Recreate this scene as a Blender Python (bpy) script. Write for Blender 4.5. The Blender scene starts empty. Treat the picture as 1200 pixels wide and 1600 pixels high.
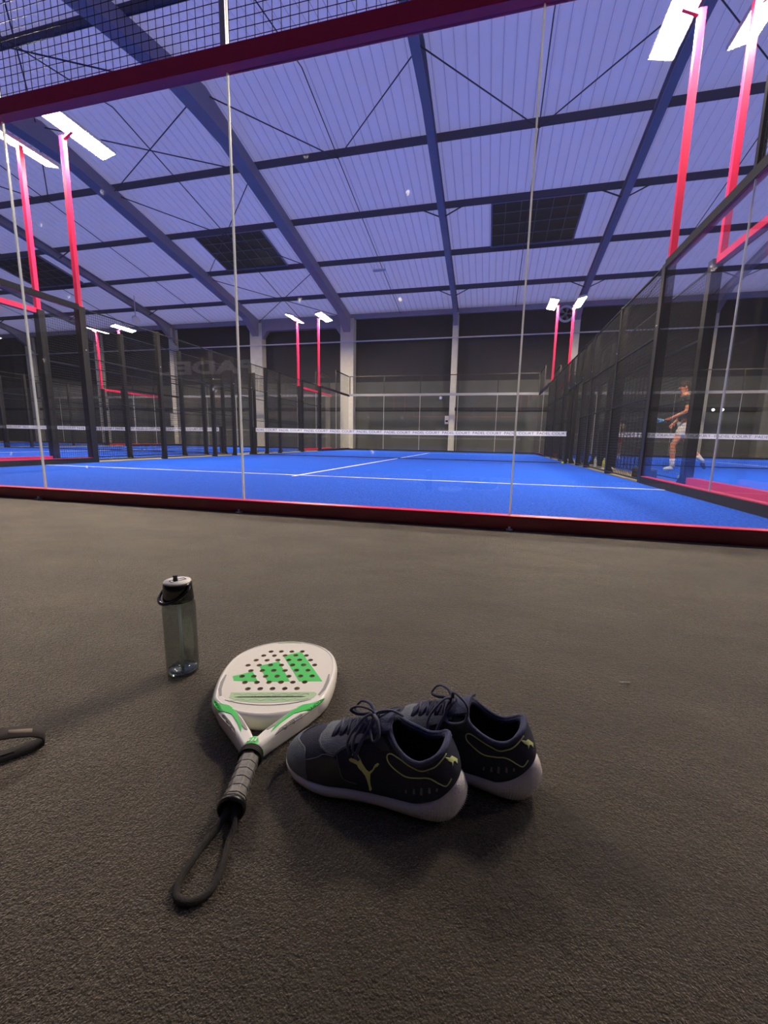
import bpy, bmesh, math, random
from math import sin, cos, pi, radians
from mathutils import Vector, Matrix
from mathutils.bvhtree import BVHTree
from mathutils.geometry import delaunay_2d_cdt

SC = bpy.context.scene
COL = SC.collection
random.seed(7)

# ------------------------------------------------------------------ camera
cam_d = bpy.data.cameras.new('camera')
cam = bpy.data.objects.new('camera', cam_d)
COL.objects.link(cam)
cam_d.sensor_fit = 'HORIZONTAL'
cam_d.sensor_width = 36.0
cam_d.lens = 36.0 * 655.53 / 1200.0
cam_d.clip_start = 0.02
cam_d.clip_end = 200
cam.matrix_world = (Matrix.Translation((2.8562, -2.9082, 0.5501)) @ Matrix.Rotation(0.2452, 4, 'Z')
                    @ Matrix.Rotation(pi / 2 - 0.1687, 4, 'X') @ Matrix.Rotation(0.0183, 4, 'Z'))
SC.camera = cam

# ------------------------------------------------------------------ world (dusk: unseen light added to shine through the roof and fill the hall)
W = bpy.data.worlds.new('roof_fill')
SC.world = W
W.use_nodes = True
W.node_tree.nodes['Background'].inputs[0].default_value = (0.64, 0.61, 1.08, 1)
W.node_tree.nodes['Background'].inputs[1].default_value = 1.0

# ------------------------------------------------------------------ exposure
SC.view_settings.view_transform = 'Standard'
SC.view_settings.look = 'None'
SC.view_settings.gamma = 1
SC.view_settings.use_curve_mapping = False
SC.view_settings.exposure = 0.0
LAMP = 470.0            # radiance of the court floodlights
SC.cycles.transparent_max_bounces = 40
SC.cycles.max_bounces = 8
SC.cycles.diffuse_bounces = 4
SC.cycles.sample_clamp_indirect = 6
SC.cycles.caustics_reflective = False
SC.cycles.caustics_refractive = False

FZ = -0.018             # carpet level, the courts' turf is at 0

# ------------------------------------------------------------------ helpers
def lin(c):
    return tuple(((v / 255) / 12.92 if v / 255 <= 0.04045 else ((v / 255 + 0.055) / 1.055) ** 2.4) for v in c) + (1,)

def mat(name, rgb, rough=0.6, metal=0.0, spec=0.5, noise=0.0, nscale=20, bump=0.0, bscale=60, emit=0.0, coat=0.0, trans=0.0, alpha=1.0):
    m = bpy.data.materials.new(name)
    m.use_nodes = True
    nt = m.node_tree
    b = nt.nodes['Principled BSDF']
    c = lin(rgb)
    b.inputs['Base Color'].default_value = c
    b.inputs['Roughness'].default_value = rough
    b.inputs['Metallic'].default_value = metal
    b.inputs['Specular IOR Level'].default_value = spec
    b.inputs['Coat Weight'].default_value = coat
    b.inputs['Transmission Weight'].default_value = trans
    b.inputs['Alpha'].default_value = alpha
    if emit:
        b.inputs['Emission Color'].default_value = c
        b.inputs['Emission Strength'].default_value = emit
    if noise or bump:
        tc = nt.nodes.new('ShaderNodeTexCoord')
    if noise:
        n = nt.nodes.new('ShaderNodeTexNoise'); n.inputs['Scale'].default_value = nscale
        n.inputs['Detail'].default_value = 6
        nt.links.new(tc.outputs['Object'], n.inputs['Vector'])
        r = nt.nodes.new('ShaderNodeMapRange')
        r.inputs['From Min'].default_value = 0.3; r.inputs['From Max'].default_value = 0.7
        r.inputs['To Min'].default_value = 1 - noise; r.inputs['To Max'].default_value = 1 + noise
        nt.links.new(n.outputs['Fac'], r.inputs['Value'])
        x = nt.nodes.new('ShaderNodeVectorMath'); x.operation = 'SCALE'
        x.inputs[0].default_value = c[:3]
        nt.links.new(r.outputs['Result'], x.inputs['Scale'])
        nt.links.new(x.outputs['Vector'], b.inputs['Base Color'])
    if bump:
        n2 = nt.nodes.new('ShaderNodeTexNoise'); n2.inputs['Scale'].default_value = bscale
        n2.inputs['Detail'].default_value = 4
        nt.links.new(tc.outputs['Object'], n2.inputs['Vector'])
        bp = nt.nodes.new('ShaderNodeBump'); bp.inputs['Strength'].default_value = bump
        bp.inputs['Distance'].default_value = 0.01
        nt.links.new(n2.outputs['Fac'], bp.inputs['Height'])
        nt.links.new(bp.outputs['Normal'], b.inputs['Normal'])
    return m

class MB:
    """collects shapes for one mesh"""
    def __init__(s): s.v = []; s.f = []; s.m = []; s.sm = []
    def add(s, vs, fs, mi=0, smooth=False):
        o = len(s.v); s.v += [tuple(v) for v in vs]
        for f in fs: s.f.append([i + o for i in f]); s.m.append(mi); s.sm.append(smooth)
        return s
    def box(s, x0, x1, y0, y1, z0, z1, mi=0):
        vs = [(x, y, z) for z in (z0, z1) for y in (y0, y1) for x in (x0, x1)]
        return s.add(vs, [(0, 2, 3, 1), (4, 5, 7, 6), (0, 1, 5, 4), (2, 6, 7, 3), (0, 4, 6, 2), (1, 3, 7, 5)], mi)
    def bar(s, a, b, w, h=None, up=(0, 0, 1), mi=0):
        a, b = Vector(a), Vector(b); h = h or w
        d = (b - a).normalized(); u = Vector(up)
        if abs(d.dot(u)) > 0.99: u = Vector((1, 0, 0))
        x = d.cross(u).normalized() * w / 2; y = x.cross(d).normalized() * h / 2
        vs = [p + q for p in (a, b) for q in (-x - y, x - y, x + y, -x + y)]
        return s.add(vs, [(3, 2, 1, 0), (4, 5, 6, 7), (0, 1, 5, 4), (1, 2, 6, 5), (2, 3, 7, 6), (3, 0, 4, 7)], mi)
    def tube(s, pts, r, n=8, closed=False, mi=0, flat=1.0, caps=True):
        P = [Vector(p) for p in pts]; k = len(P)
        R = r if isinstance(r, (list, tuple)) else [r] * k
        vs = []; up = None
        for i in range(k):
            if closed: d = P[(i + 1) % k] - P[i - 1]
            else: d = P[min(i + 1, k - 1)] - P[max(i - 1, 0)]
            d = d.normalized() if d.length > 1e-9 else Vector((0, 0, 1))
            if up is None:
                up = Vector((0, 0, 1)) if abs(d.z) < 0.9 else Vector((1, 0, 0))
            up = (up - d * up.dot(d))
            up = up.normalized() if up.length > 1e-6 else d.orthogonal().normalized()
            x = d.cross(up)
            for j in range(n):
                a = 2 * pi * j / n
                vs.append(P[i] + x * cos(a) * R[i] + up * sin(a) * R[i] * flat)
        fs = []
        for i in range(k if closed else k - 1):
            i2 = (i + 1) % k
            for j in range(n):
                j2 = (j + 1) % n
                fs.append((i * n + j, i * n + j2, i2 * n + j2, i2 * n + j))
        s.add(vs, fs, mi, True)
        if caps and not closed:
            s.add(vs[:n], [tuple(range(n))][:1], mi); s.add(vs[-n:], [tuple(range(n))[::-1]], mi)
        return s
    def lathe(s, prof, c=(0, 0, 0), n=32, mi=0, smooth=True):
        vs = []; fs = []
        for (r, z) in prof:
            for j in range(n):
                a = 2 * pi * j / n; vs.append((c[0] + r * cos(a), c[1] + r * sin(a), c[2] + z))
        for i in range(len(prof) - 1):
            for j in range(n):
                j2 = (j + 1) % n
                fs.append((i * n + j, i * n + j2, (i + 1) * n + j2, (i + 1) * n + j))
        return s.add(vs, fs, mi, smooth)
    def loft(s, rings, mi=0, closed=True, cap0=False, cap1=False, smooth=True):
        n = len(rings[0]); vs = [p for r in rings for p in r]; fs = []
        for i in range(len(rings) - 1):
            for j in range(n if closed else n - 1):
                j2 = (j + 1) % n
                fs.append((i * n + j, i * n + j2, (i + 1) * n + j2, (i + 1) * n + j))
        if cap0: fs.append(tuple(range(n))[::-1])
        if cap1: fs.append(tuple(range((len(rings) - 1) * n, len(rings) * n)))
        return s.add(vs, fs, mi, smooth)
    def prism(s, poly, z0, z1, mi=0):
        n = len(poly)
        vs = [(x, y, z0) for x, y in poly] + [(x, y, z1) for x, y in poly]
        fs = [tuple(range(n))[::-1], tuple(range(n, 2 * n))] + [(i, (i + 1) % n, n + (i + 1) % n, n + i) for i in range(n)]
        return s.add(vs, fs, mi)
    def build(s, name, m, parent=None, bevel=0, xf=None):
        me = bpy.data.meshes.new(name)
        me.from_pydata([tuple(xf @ Vector(v)) for v in s.v] if xf else s.v, [], s.f)
        for mm in (m if isinstance(m, (list, tuple)) else [m]): me.materials.append(mm)
        me.polygons.foreach_set('material_index', s.m)
        me.polygons.foreach_set('use_smooth', s.sm)
        me.update()
        bm = bmesh.new(); bm.from_mesh(me)
        bmesh.ops.remove_doubles(bm, verts=bm.verts, dist=1e-6) if len(bm.verts) < 60000 else None
        bmesh.ops.recalc_face_normals(bm, faces=bm.faces); bm.to_mesh(me); bm.free()
        o = bpy.data.objects.new(name, me); COL.objects.link(o)
        if parent: o.parent = parent
        if bevel:
            b = o.modifiers.new('bevel', 'BEVEL'); b.width = bevel; b.segments = 2; b.limit_method = 'ANGLE'
        return o

def tag(o, label=None, cat=None, group=None, kind=None):
    if label: o['label'] = label
    if cat: o['category'] = cat
    if group: o['group'] = group
    if kind: o['kind'] = kind
    return o

def thing(name, label, cat, loc=(0, 0, 0), rz=0, group=None):
    o = bpy.data.objects.new(name, None); COL.objects.link(o)
    o.empty_display_size = 0.1
    o.location = loc; o.rotation_euler = (0, 0, rz)
    return tag(o, label, cat, group)

def struct(o, label=None):
    return tag(o, label, kind='structure')

def text_obj(body, name, m, size, M, parent=None, thick=0.002, align='CENTER', sx=1.0, bold=0.0):
    cu = bpy.data.curves.new(name, 'FONT'); cu.body = body; cu.size = size
    cu.align_x = align; cu.align_y = 'CENTER'; cu.extrude = thick; cu.resolution_u = 3; cu.offset = bold
    t = bpy.data.objects.new(name, cu); COL.objects.link(t)
    dg = bpy.context.evaluated_depsgraph_get()
    me = bpy.data.meshes.new_from_object(t.evaluated_get(dg))
    bpy.data.objects.remove(t); bpy.data.curves.remove(cu)
    me.transform(Matrix.Diagonal((sx, 1, 1, 1))); me.transform(M)
    me.materials.clear(); me.materials.append(m)
    o = bpy.data.objects.new(name, me); COL.objects.link(o)
    if parent: o.parent = parent
    return o

def catmull(P, n, closed=True):
    P = [Vector(p) for p in P]; k = len(P); out = []
    segs = k if closed else k - 1
    for i in range(segs):
        if closed: a, b, c, d = P[i - 1], P[i], P[(i + 1) % k], P[(i + 2) % k]
        else: a, b, c, d = P[max(i - 1, 0)], P[i], P[i + 1], P[min(i + 2, k - 1)]
        for j in range(n):
            t = j / n
            out.append(0.5 * ((2 * b) + (c - a) * t + (2 * a - 5 * b + 4 * c - d) * t * t + (3 * b - a - 3 * c + d) * t ** 3))
    if not closed: out.append(P[-1])
    return out

# ------------------------------------------------------------------ materials
def carpet_mat():
    m = mat('carpet', (62, 58, 55), rough=0.46, spec=0.40)
    nt = m.node_tree; b = nt.nodes['Principled BSDF']
    b.inputs['Specular Tint'].default_value = (1.0, 0.93, 0.84, 1)
    b.inputs['Sheen Weight'].default_value = 1.0; b.inputs['Sheen Roughness'].default_value = 0.25; b.inputs['Sheen Tint'].default_value = lin((250, 236, 215))
    tc = nt.nodes.new('ShaderNodeTexCoord')
    def noise(s, d=4, vec=None):
        n = nt.nodes.new('ShaderNodeTexNoise'); n.inputs['Scale'].default_value = s; n.inputs['Detail'].default_value = d
        nt.links.new(vec or tc.outputs['Object'], n.inputs['Vector']); return n
    mp = nt.nodes.new('ShaderNodeMapping'); mp.inputs['Scale'].default_value = (0.7, 1.1, 1)
    nt.links.new(tc.outputs['Object'], mp.inputs['Vector'])
    a = noise(3.2, 5, mp.outputs['Vector']); f = noise(430, 3); g = noise(150, 3)
    mr = nt.nodes.new('ShaderNodeMapRange'); mr.inputs['From Min'].default_value = 0.3; mr.inputs['From Max'].default_value = 0.7
    mr.inputs['To Min'].default_value = 0.80; mr.inputs['To Max'].default_value = 1.22
    nt.links.new(a.outputs['Fac'], mr.inputs['Value'])
    m2 = nt.nodes.new('ShaderNodeMapRange'); m2.inputs['From Min'].default_value = 0.3; m2.inputs['From Max'].default_value = 0.7
    m2.inputs['To Min'].default_value = 0.15; m2.inputs['To Max'].default_value = 1.85
    nt.links.new(f.outputs['Fac'], m2.inputs['Value'])
    mu = nt.nodes.new('ShaderNodeMath'); mu.operation = 'MULTIPLY'
    nt.links.new(mr.outputs[0], mu.inputs[0]); nt.links.new(m2.outputs[0], mu.inputs[1])
    sw = nt.nodes.new('ShaderNodeMath'); sw.operation = 'MULTIPLY'; sw.inputs[1].default_value = 0.95
    nt.links.new(mu.outputs[0], sw.inputs[0]); nt.links.new(sw.outputs[0], b.inputs['Sheen Weight'])
    # pale lint specks
    vo = nt.nodes.new('ShaderNodeTexVoronoi'); vo.inputs['Scale'].default_value = 22
    nt.links.new(tc.outputs['Object'], vo.inputs['Vector'])
    lt = nt.nodes.new('ShaderNodeMath'); lt.operation = 'LESS_THAN'; lt.inputs[1].default_value = 0.045
    nt.links.new(vo.outputs['Distance'], lt.inputs[0])
    sp = nt.nodes.new('ShaderNodeSeparateColor'); nt.links.new(vo.outputs['Color'], sp.inputs[0])
    gt = nt.nodes.new('ShaderNodeMath'); gt.operation = 'GREATER_THAN'; gt.inputs[1].default_value = 0.93
    nt.links.new(sp.outputs[0], gt.inputs[0])
    sm = nt.nodes.new('ShaderNodeMath'); sm.operation = 'MULTIPLY'
    nt.links.new(lt.outputs[0], sm.inputs[0]); nt.links.new(gt.outputs[0], sm.inputs[1])
    sc = nt.nodes.new('ShaderNodeVectorMath'); sc.operation = 'SCALE'; sc.inputs[0].default_value = lin((48, 41, 33))[:3]
    nt.links.new(mu.outputs[0], sc.inputs['Scale'])
    mx = nt.nodes.new('ShaderNodeMix'); mx.data_type = 'RGBA'; mx.inputs['B'].default_value = lin((150, 145, 138))
    nt.links.new(sm.outputs[0], mx.inputs['Factor']); nt.links.new(sc.outputs[0], mx.inputs['A'])
    nt.links.new(mx.outputs['Result'], b.inputs['Base Color'])
    ad = nt.nodes.new('ShaderNodeMath'); ad.operation = 'ADD'
    nt.links.new(f.outputs['Fac'], ad.inputs[0]); nt.links.new(g.outputs['Fac'], ad.inputs[1])
    bp = nt.nodes.new('ShaderNodeBump'); bp.inputs['Strength'].default_value = 0.9; bp.inputs['Distance'].default_value = 0.0045
    nt.links.new(ad.outputs[0], bp.inputs['Height'])
    a2 = noise(9, 2, mp.outputs['Vector'])
    b2 = nt.nodes.new('ShaderNodeBump'); b2.inputs['Strength'].default_value = 0.22; b2.inputs['Distance'].default_value = 0.02
    nt.links.new(a2.outputs['Fac'], b2.inputs['Height']); nt.links.new(bp.outputs['Normal'], b2.inputs['Normal'])
    nt.links.new(b2.outputs['Normal'], b.inputs['Normal'])
    return m

def glass_mat(name, tint=(1, 1, 1), marks=True, base=0.04, haze=0.004, rough=0.0):
    m = bpy.data.materials.new(name); m.use_nodes = True
    nt = m.node_tree; nt.nodes.clear()
    out = nt.nodes.new('ShaderNodeOutputMaterial')
    tr = nt.nodes.new('ShaderNodeBsdfTransparent'); tr.inputs[0].default_value = tint + (1,)
    gl = nt.nodes.new('ShaderNodeBsdfGlossy'); gl.inputs['Roughness'].default_value = rough
    lw = nt.nodes.new('ShaderNodeLayerWeight'); lw.inputs['Blend'].default_value = 0.5
    pw = nt.nodes.new('ShaderNodeMath'); pw.operation = 'POWER'; pw.inputs[1].default_value = 5
    nt.links.new(lw.outputs['Facing'], pw.inputs[0])
    mr = nt.nodes.new('ShaderNodeMapRange'); mr.inputs['To Min'].default_value = base; mr.inputs['To Max'].default_value = 1.0
    nt.links.new(pw.outputs[0], mr.inputs['Value'])
    mx = nt.nodes.new('ShaderNodeMixShader')
    nt.links.new(mr.outputs[0], mx.inputs[0]); nt.links.new(tr.outputs[0], mx.inputs[1]); nt.links.new(gl.outputs[0], mx.inputs[2])
    last = mx
    if marks:
        tc = nt.nodes.new('ShaderNodeTexCoord')
        df = nt.nodes.new('ShaderNodeBsdfTranslucent'); df.inputs[0].default_value = (0.9, 0.9, 0.9, 1)
        vo = nt.nodes.new('ShaderNodeTexVoronoi'); vo.inputs['Scale'].default_value = 3.1
        nt.links.new(tc.outputs['Object'], vo.inputs['Vector'])
        # round ball marks: only some cells, small radius, patchy
        mr2 = nt.nodes.new('ShaderNodeMapRange'); mr2.inputs['From Min'].default_value = 0.07; mr2.inputs['From Max'].default_value = 0.05
        nt.links.new(vo.outputs['Distance'], mr2.inputs['Value'])
        sp = nt.nodes.new('ShaderNodeSeparateColor'); nt.links.new(vo.outputs['Color'], sp.inputs[0])
        gt = nt.nodes.new('ShaderNodeMath'); gt.operation = 'GREATER_THAN'; gt.inputs[1].default_value = 0.3
        nt.links.new(sp.outputs[0], gt.inputs[0])
        n = nt.nodes.new('ShaderNodeTexNoise'); n.inputs['Scale'].default_value = 30; n.inputs['Detail'].default_value = 3
        nt.links.new(tc.outputs['Object'], n.inputs['Vector'])
        mr3 = nt.nodes.new('ShaderNodeMapRange'); mr3.inputs['From Min'].default_value = 0.45; mr3.inputs['From Max'].default_value = 0.7
        mr3.inputs['To Max'].default_value = 0.6
        nt.links.new(n.outputs['Fac'], mr3.inputs['Value'])
        a = nt.nodes.new('ShaderNodeMath'); a.operation = 'MULTIPLY'; nt.links.new(mr2.outputs[0], a.inputs[0]); nt.links.new(gt.outputs[0], a.inputs[1])
        b = nt.nodes.new('ShaderNodeMath'); b.operation = 'MULTIPLY'; nt.links.new(a.outputs[0], b.inputs[0]); nt.links.new(mr3.outputs[0], b.inputs[1])
        c = nt.nodes.new('ShaderNodeMath'); c.operation = 'ADD'; c.inputs[1].default_value = haze; nt.links.new(b.outputs[0], c.inputs[0])
        m3 = nt.nodes.new('ShaderNodeMixShader')
        nt.links.new(c.outputs[0], m3.inputs[0]); nt.links.new(mx.outputs[0], m3.inputs[1]); nt.links.new(df.outputs[0], m3.inputs[2])
        last = m3
    nt.links.new(last.outputs[0], out.inputs[0])
    return m

M = {}
def translucent_mix(m, fac, col):
    nt = m.node_tree; b = nt.nodes['Principled BSDF']; out = nt.nodes['Material Output']
    t = nt.nodes.new('ShaderNodeBsdfTranslucent'); t.inputs[0].default_value = col + (1,)
    x = nt.nodes.new('ShaderNodeMixShader'); x.inputs[0].default_value = fac
    nt.links.new(b.outputs[0], x.inputs[1]); nt.links.new(t.outputs[0], x.inputs[2]); nt.links.new(x.outputs[0], out.inputs[0])
M['carpet'] = carpet_mat()
M['turf'] = mat('blue turf', (27, 86, 205), rough=0.9, spec=0.1, noise=0.5, nscale=45, bump=0.8, bscale=160)
M['line'] = mat('white court line', (232, 232, 235), rough=0.8, noise=0.05, nscale=80)
M['pink'] = mat('pink steel', (240, 30, 88), rough=0.4)
M['shaded_pink'] = mat('pink steel with painted shade', (120, 16, 48), rough=0.4)  # pink steel darkened: shade on the beam front is put into the colour
M['black_steel'] = mat('black steel', (13, 13, 16), rough=0.45)
M['wire'] = mat('black wire', (14, 14, 16), rough=0.5)
M['gasket'] = mat('dark rubber', (20, 20, 26), rough=0.7)
M['glass'] = glass_mat('court glass')
M['glass_plain'] = glass_mat('side glass', marks=False)
M['joint'] = mat('polished glass edge', (225, 228, 224), rough=0.25)
M['tape'] = mat('white net tape', (235, 235, 238), rough=0.7)
M['ink'] = mat('blue print', (40, 50, 110), rough=0.7)
M['net'] = mat('black netting', (18, 18, 20), rough=0.8)
M['housing'] = mat('lamp housing', (205, 205, 210), rough=0.4, metal=0.3)
M['steel'] = mat('grey blue painted steel', (138, 132, 146), rough=0.6, noise=0.06, nscale=3)
M['purlin'] = mat('dark galvanised purlin', (62, 60, 84), rough=0.6)
M['roof'] = mat('white ribbed roof sheet', (206, 206, 232), rough=0.6, noise=0.04, nscale=2)
M['rib_shade'] = mat('roof sheet rib shade', (150, 150, 190), rough=0.6)  # shade inside the roof ribs painted as a darker sheet colour
translucent_mix(M['rib_shade'], 0.14, (0.95, 0.95, 0.95))
M['concrete'] = mat('pale painted concrete', (196, 194, 180), rough=0.8, noise=0.06, nscale=6)
M['kerb'] = mat('beige concrete kerb', (120, 112, 98), rough=0.9, noise=0.12, nscale=9)
M['cladding'] = mat('black cladding', (27, 27, 32), rough=0.75, noise=0.10, nscale=1.5)
M['panel'] = mat('grey green wall board', (76, 79, 74), rough=0.8, noise=0.12, nscale=1.2)
M['pipe'] = mat('galvanised pipe', (190, 190, 200), rough=0.4)
translucent_mix(M['roof'], 0.28, (0.95, 0.95, 0.95))  # metal sheet made translucent so the added world light glows through
translucent_mix(M['joint'], 0.5, (0.95, 0.95, 0.92))
M['skylight'] = mat('dark smoke vent glazing', (30, 32, 38), rough=0.3)
M['white_plastic'] = mat('white plastic', (225, 225, 222), rough=0.4)
M['grey_plastic'] = mat('grey plastic', (120, 122, 126), rough=0.5)
M['black_plastic'] = mat('black plastic', (14, 14, 15), rough=0.35)
LM = bpy.data.materials.new('lit diffuser'); LM.use_nodes = True
_b = LM.node_tree.nodes['Principled BSDF']; _b.inputs['Base Color'].default_value = (0.8, 0.8, 0.8, 1)
_b.inputs['Emission Color'].default_value = (1.0, 0.86, 0.66, 1); _b.inputs['Emission Strength'].default_value = LAMP
M['lamp'] = LM

# ================================================================== THE HALL
X0, X1, Y0, Y1 = -36.4, 25.3, -4.3, 22.0
RIDGE_Y, RIDGE_Z, EAVE_Z = 8.9, 10.37, 7.75
def roof_z(y):
    return RIDGE_Z - abs(y - RIDGE_Y) * 0.2

struct(MB().box(X0, X1, Y0, Y1, FZ - 0.1, FZ).build('floor', M['carpet']), 'dark grey-brown short-pile carpet around the courts')

# ribbed roof sheets, two slopes
rb = MB()
for ya, yb in ((RIDGE_Y, Y1 + 0.2), (Y0 - 0.2, RIDGE_Y)):
    rows = []
    x = X0; prof = []
    while x < X1:
        prof += [(x, 0), (x + 0.255, 0), (x + 0.260, 0.035), (x + 0.282, 0.035)]; x += 0.30
    for sgn, base in ((0, 0.0),):
        rows.append([(px, ya, roof_z(ya) + pz + base) for px, pz in prof]); rows.append([(px, yb, roof_z(yb) + pz + base) for px, pz in prof])
    k = len(prof)
    for a in (0,):
        for i in range(k - 1): rb.add([rows[a][i], rows[a][i + 1], rows[a + 1][i + 1], rows[a + 1][i]], [(0, 1, 2, 3)], 1 if i % 4 == 2 else 0)
roof = rb.build('ceiling', [M['roof'], M['rib_shade']])
struct(roof, 'ribbed sheet metal roof underside with lilac blue glow added from above')

struct(MB().box(X0, X1, Y1, Y1 + 0.2, 3.95, 8.2).build('wall_far', M['cladding']), 'black upper cladding of the far wall')
struct(MB().box(X0, X1, Y1 - 0.05, Y1 + 0.15, FZ, 3.95).build('wall_far', M['panel']), 'grey green boards of the lower far wall')
tb = MB()
tb.box(X0, X1, Y1 - 0.13, Y1 - 0.05, 2.30, 2.48)
struct(tb.build('trim_1', M['gasket']), 'dark rail along the far wall')
tb = MB().box(X0, X1, Y1 - 0.07, Y1 - 0.05, 1.05, 1.09)
struct(tb.build('trim_2', M['steel']), 'thin pale rail low on the far wall')
struct(MB().box(X0, X1, Y0 - 0.2, Y0, FZ, 8.2).build('wall_near', M['cladding']), 'black wall behind the viewer')
for nm, xx in (('wall_left', X0 - 0.2), ('wall_right', X1)):
    g = MB(); p = [(Y0, FZ), (Y1, FZ), (Y1, roof_z(Y1)), (RIDGE_Y, RIDGE_Z), (Y0, roof_z(Y0))]
    vs = [(xx + dx, y, z) for dx in (0, 0.2) for y, z in p]
    g.add(vs, [(0, 1, 2, 3, 4), (9, 8, 7, 6, 5)] + [(i, (i + 1) % 5, 5 + (i + 1) % 5, 5 + i) for i in range(5)])
    struct(g.build(nm, M['cladding']))
struct(MB().box(X0, X1, Y1 - 0.45, Y1 - 0.3, 7.42, 7.68).build('trim_3', M['steel']), 'pale eaves beam under the far edge of the roof')

# portal frames every 6.1 m : column + rafter each its own thing
frame_x = [-36.0, -29.9, -23.8, -17.7, -11.55, -5.65, 0.58, 6.72, 12.8, 18.9]
heavy = {-11.55, -5.65}
for fx in frame_x:
    hv = fx in heavy
    w = 0.42 if hv else 0.24
    cw = 0.80 if hv else 0.30
    dep = 0.42 if hv else 0.34
    c = MB()
    if hv:
        c.box(fx - cw / 2, fx + cw / 2, Y1 - 0.55, Y1 - 0.05, FZ, 7.45)
    else:
        c.box(fx - cw / 2, fx + cw / 2, Y1 - 0.55, Y1 - 0.53, FZ, 7.45)
        c.box(fx - cw / 2, fx + cw / 2, Y1 - 0.07, Y1 - 0.05, FZ, 7.45)
        c.box(fx - 0.01, fx + 0.01, Y1 - 0.53, Y1 - 0.07, FZ, 7.45)
    struct(c.build('hall_column', M['concrete']), 'pale column standing against the far wall')
    r = MB()
    top = 0.20
    for sg in (1, -1):
        ye = Y1 - 0.1 if sg == 1 else Y0 + 0.1
        N = 10
        def under(y):
            d = dep
            de = abs(ye - y)
            if de < 1.6: d += (1.6 - de) / 1.6 * 0.75
            dr = abs(y - RIDGE_Y)
            if dr < 1.2: d += (1.2 - dr) / 1.2 * 0.22
            return roof_z(y) - top - d
        ys = [RIDGE_Y, RIDGE_Y + sg * 1.2, RIDGE_Y + sg * 4, RIDGE_Y + sg * 8, ye - sg * 1.6, ye - sg * 0.8, ye]
        for a, b in zip(ys[:-1], ys[1:]):
            za, zb = roof_z(a) - top, roof_z(b) - top; ua, ub = under(a), under(b)
            t = 0.03
            if hv:
                segs = [(w / 2, za, zb, ua, ub)]
            else:
                segs = [(w / 2, za, zb, za - t, zb - t), (0.012, za - t, zb - t, ua + t, ub + t), (w / 2, ua + t, ub + t, ua, ub)]
            for (hw, a1, b1, a0, b0) in segs:
                vs = [(fx - hw, a, a0), (fx + hw, a, a0), (fx + hw, a, a1), (fx - hw, a, a1), (fx - hw, b, b0), (fx + hw, b, b0), (fx + hw, b, b1), (fx - hw, b, b1)]
                r.add(vs, [(0, 1, 2, 3), (7, 6, 5, 4), (0, 4, 5, 1), (1, 5, 6, 2), (2, 6, 7, 3), (3, 7, 4, 0)])
    ro = r.build('roof_rafter', M['steel'])
    struct(ro, 'grey steel rafter sloping down to its column')
    if not hv:
        for py in (14.3, 19.65):
            for sx in (-1, 1):
                k = MB().bar((fx + sx * 0.75, py, roof_z(py) - 0.2), (fx + sx * 0.02, py, roof_z(py) - top - dep + 0.02), 0.035)
                k.build('knee_brace', M['purlin'], ro)
# deep beam joining the two heavy columns
g = MB(); a, b = -11.15, -6.05
pl = [(a, 7.45), (a, 6.55), (a + 0.35, 7.0), (b - 0.35, 7.0), (b, 6.55), (b, 7.45)]
vs = [(x, y, z) for y in (Y1 - 0.5, Y1 - 0.15) for x, z in pl]
g.add(vs, [(0, 1, 2, 5), (2, 3, 5), (3, 4, 5), (11, 8, 7, 6), (11, 9, 8), (11, 10, 9)] + [(i, (i + 1) % 6, 6 + (i + 1) % 6, 6 + i) for i in range(6)])
struct(g.build('portal_beam', M['steel']), 'pale haunched beam between the two broad columns')

# purlins
py_list = [6.2, 3.55, 0.9, -1.75, 11.6, 14.3, 17.0, 19.65]
for py in py_list:
    z = roof_z(py)
    struct(MB().box(X0, X1, py - 0.04, py + 0.04, z - 0.22, z - 0.01).build('roof_purlin', M['purlin']), 'dark purlin running across under the roof sheets')
# mid-bay sag rods and wind bracing
for i in range(len(frame_x) - 1):
    xa, xb = frame_x[i], frame_x[i + 1]; xm = (xa + xb) / 2
    for sg, ye in ((1, 21.6), (-1, -4.1)):
        struct(MB().tube([(xm, RIDGE_Y, roof_z(RIDGE_Y) - 0.24), (xm, ye, roof_z(ye) - 0.24)], 0.016, 6).build('sag_rod', M['purlin']))
    seg = [(RIDGE_Y, 11.6)]
    if abs(xa + 11.55) < 0.01:
        seg = None
    br = MB(); ys = [6.2, 11.6, 17.0, 21.7]
    if seg is None:
        for ya, yb in ((3.5, 8.9), (8.9, 11.6), (11.6, 17.0), (17.0, 21.7)):
            za, zb = roof_z(ya) - 0.3, roof_z(yb) - 0.3
            br.tube([(xa, ya, za), (xb, yb, zb)], 0.018, 6); br.tube([(xb, ya, za), (xa, yb, zb)], 0.018, 6)
    else:
        for sx in (xa, xb):
            br.tube([(sx, RIDGE_Y, RIDGE_Z - 0.3), (xm, 11.6, roof_z(11.6) - 0.26)], 0.018, 6)
    struct(br.build('wind_bracing', M['purlin']), 'thin diagonal bracing rods under the roof')

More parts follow.
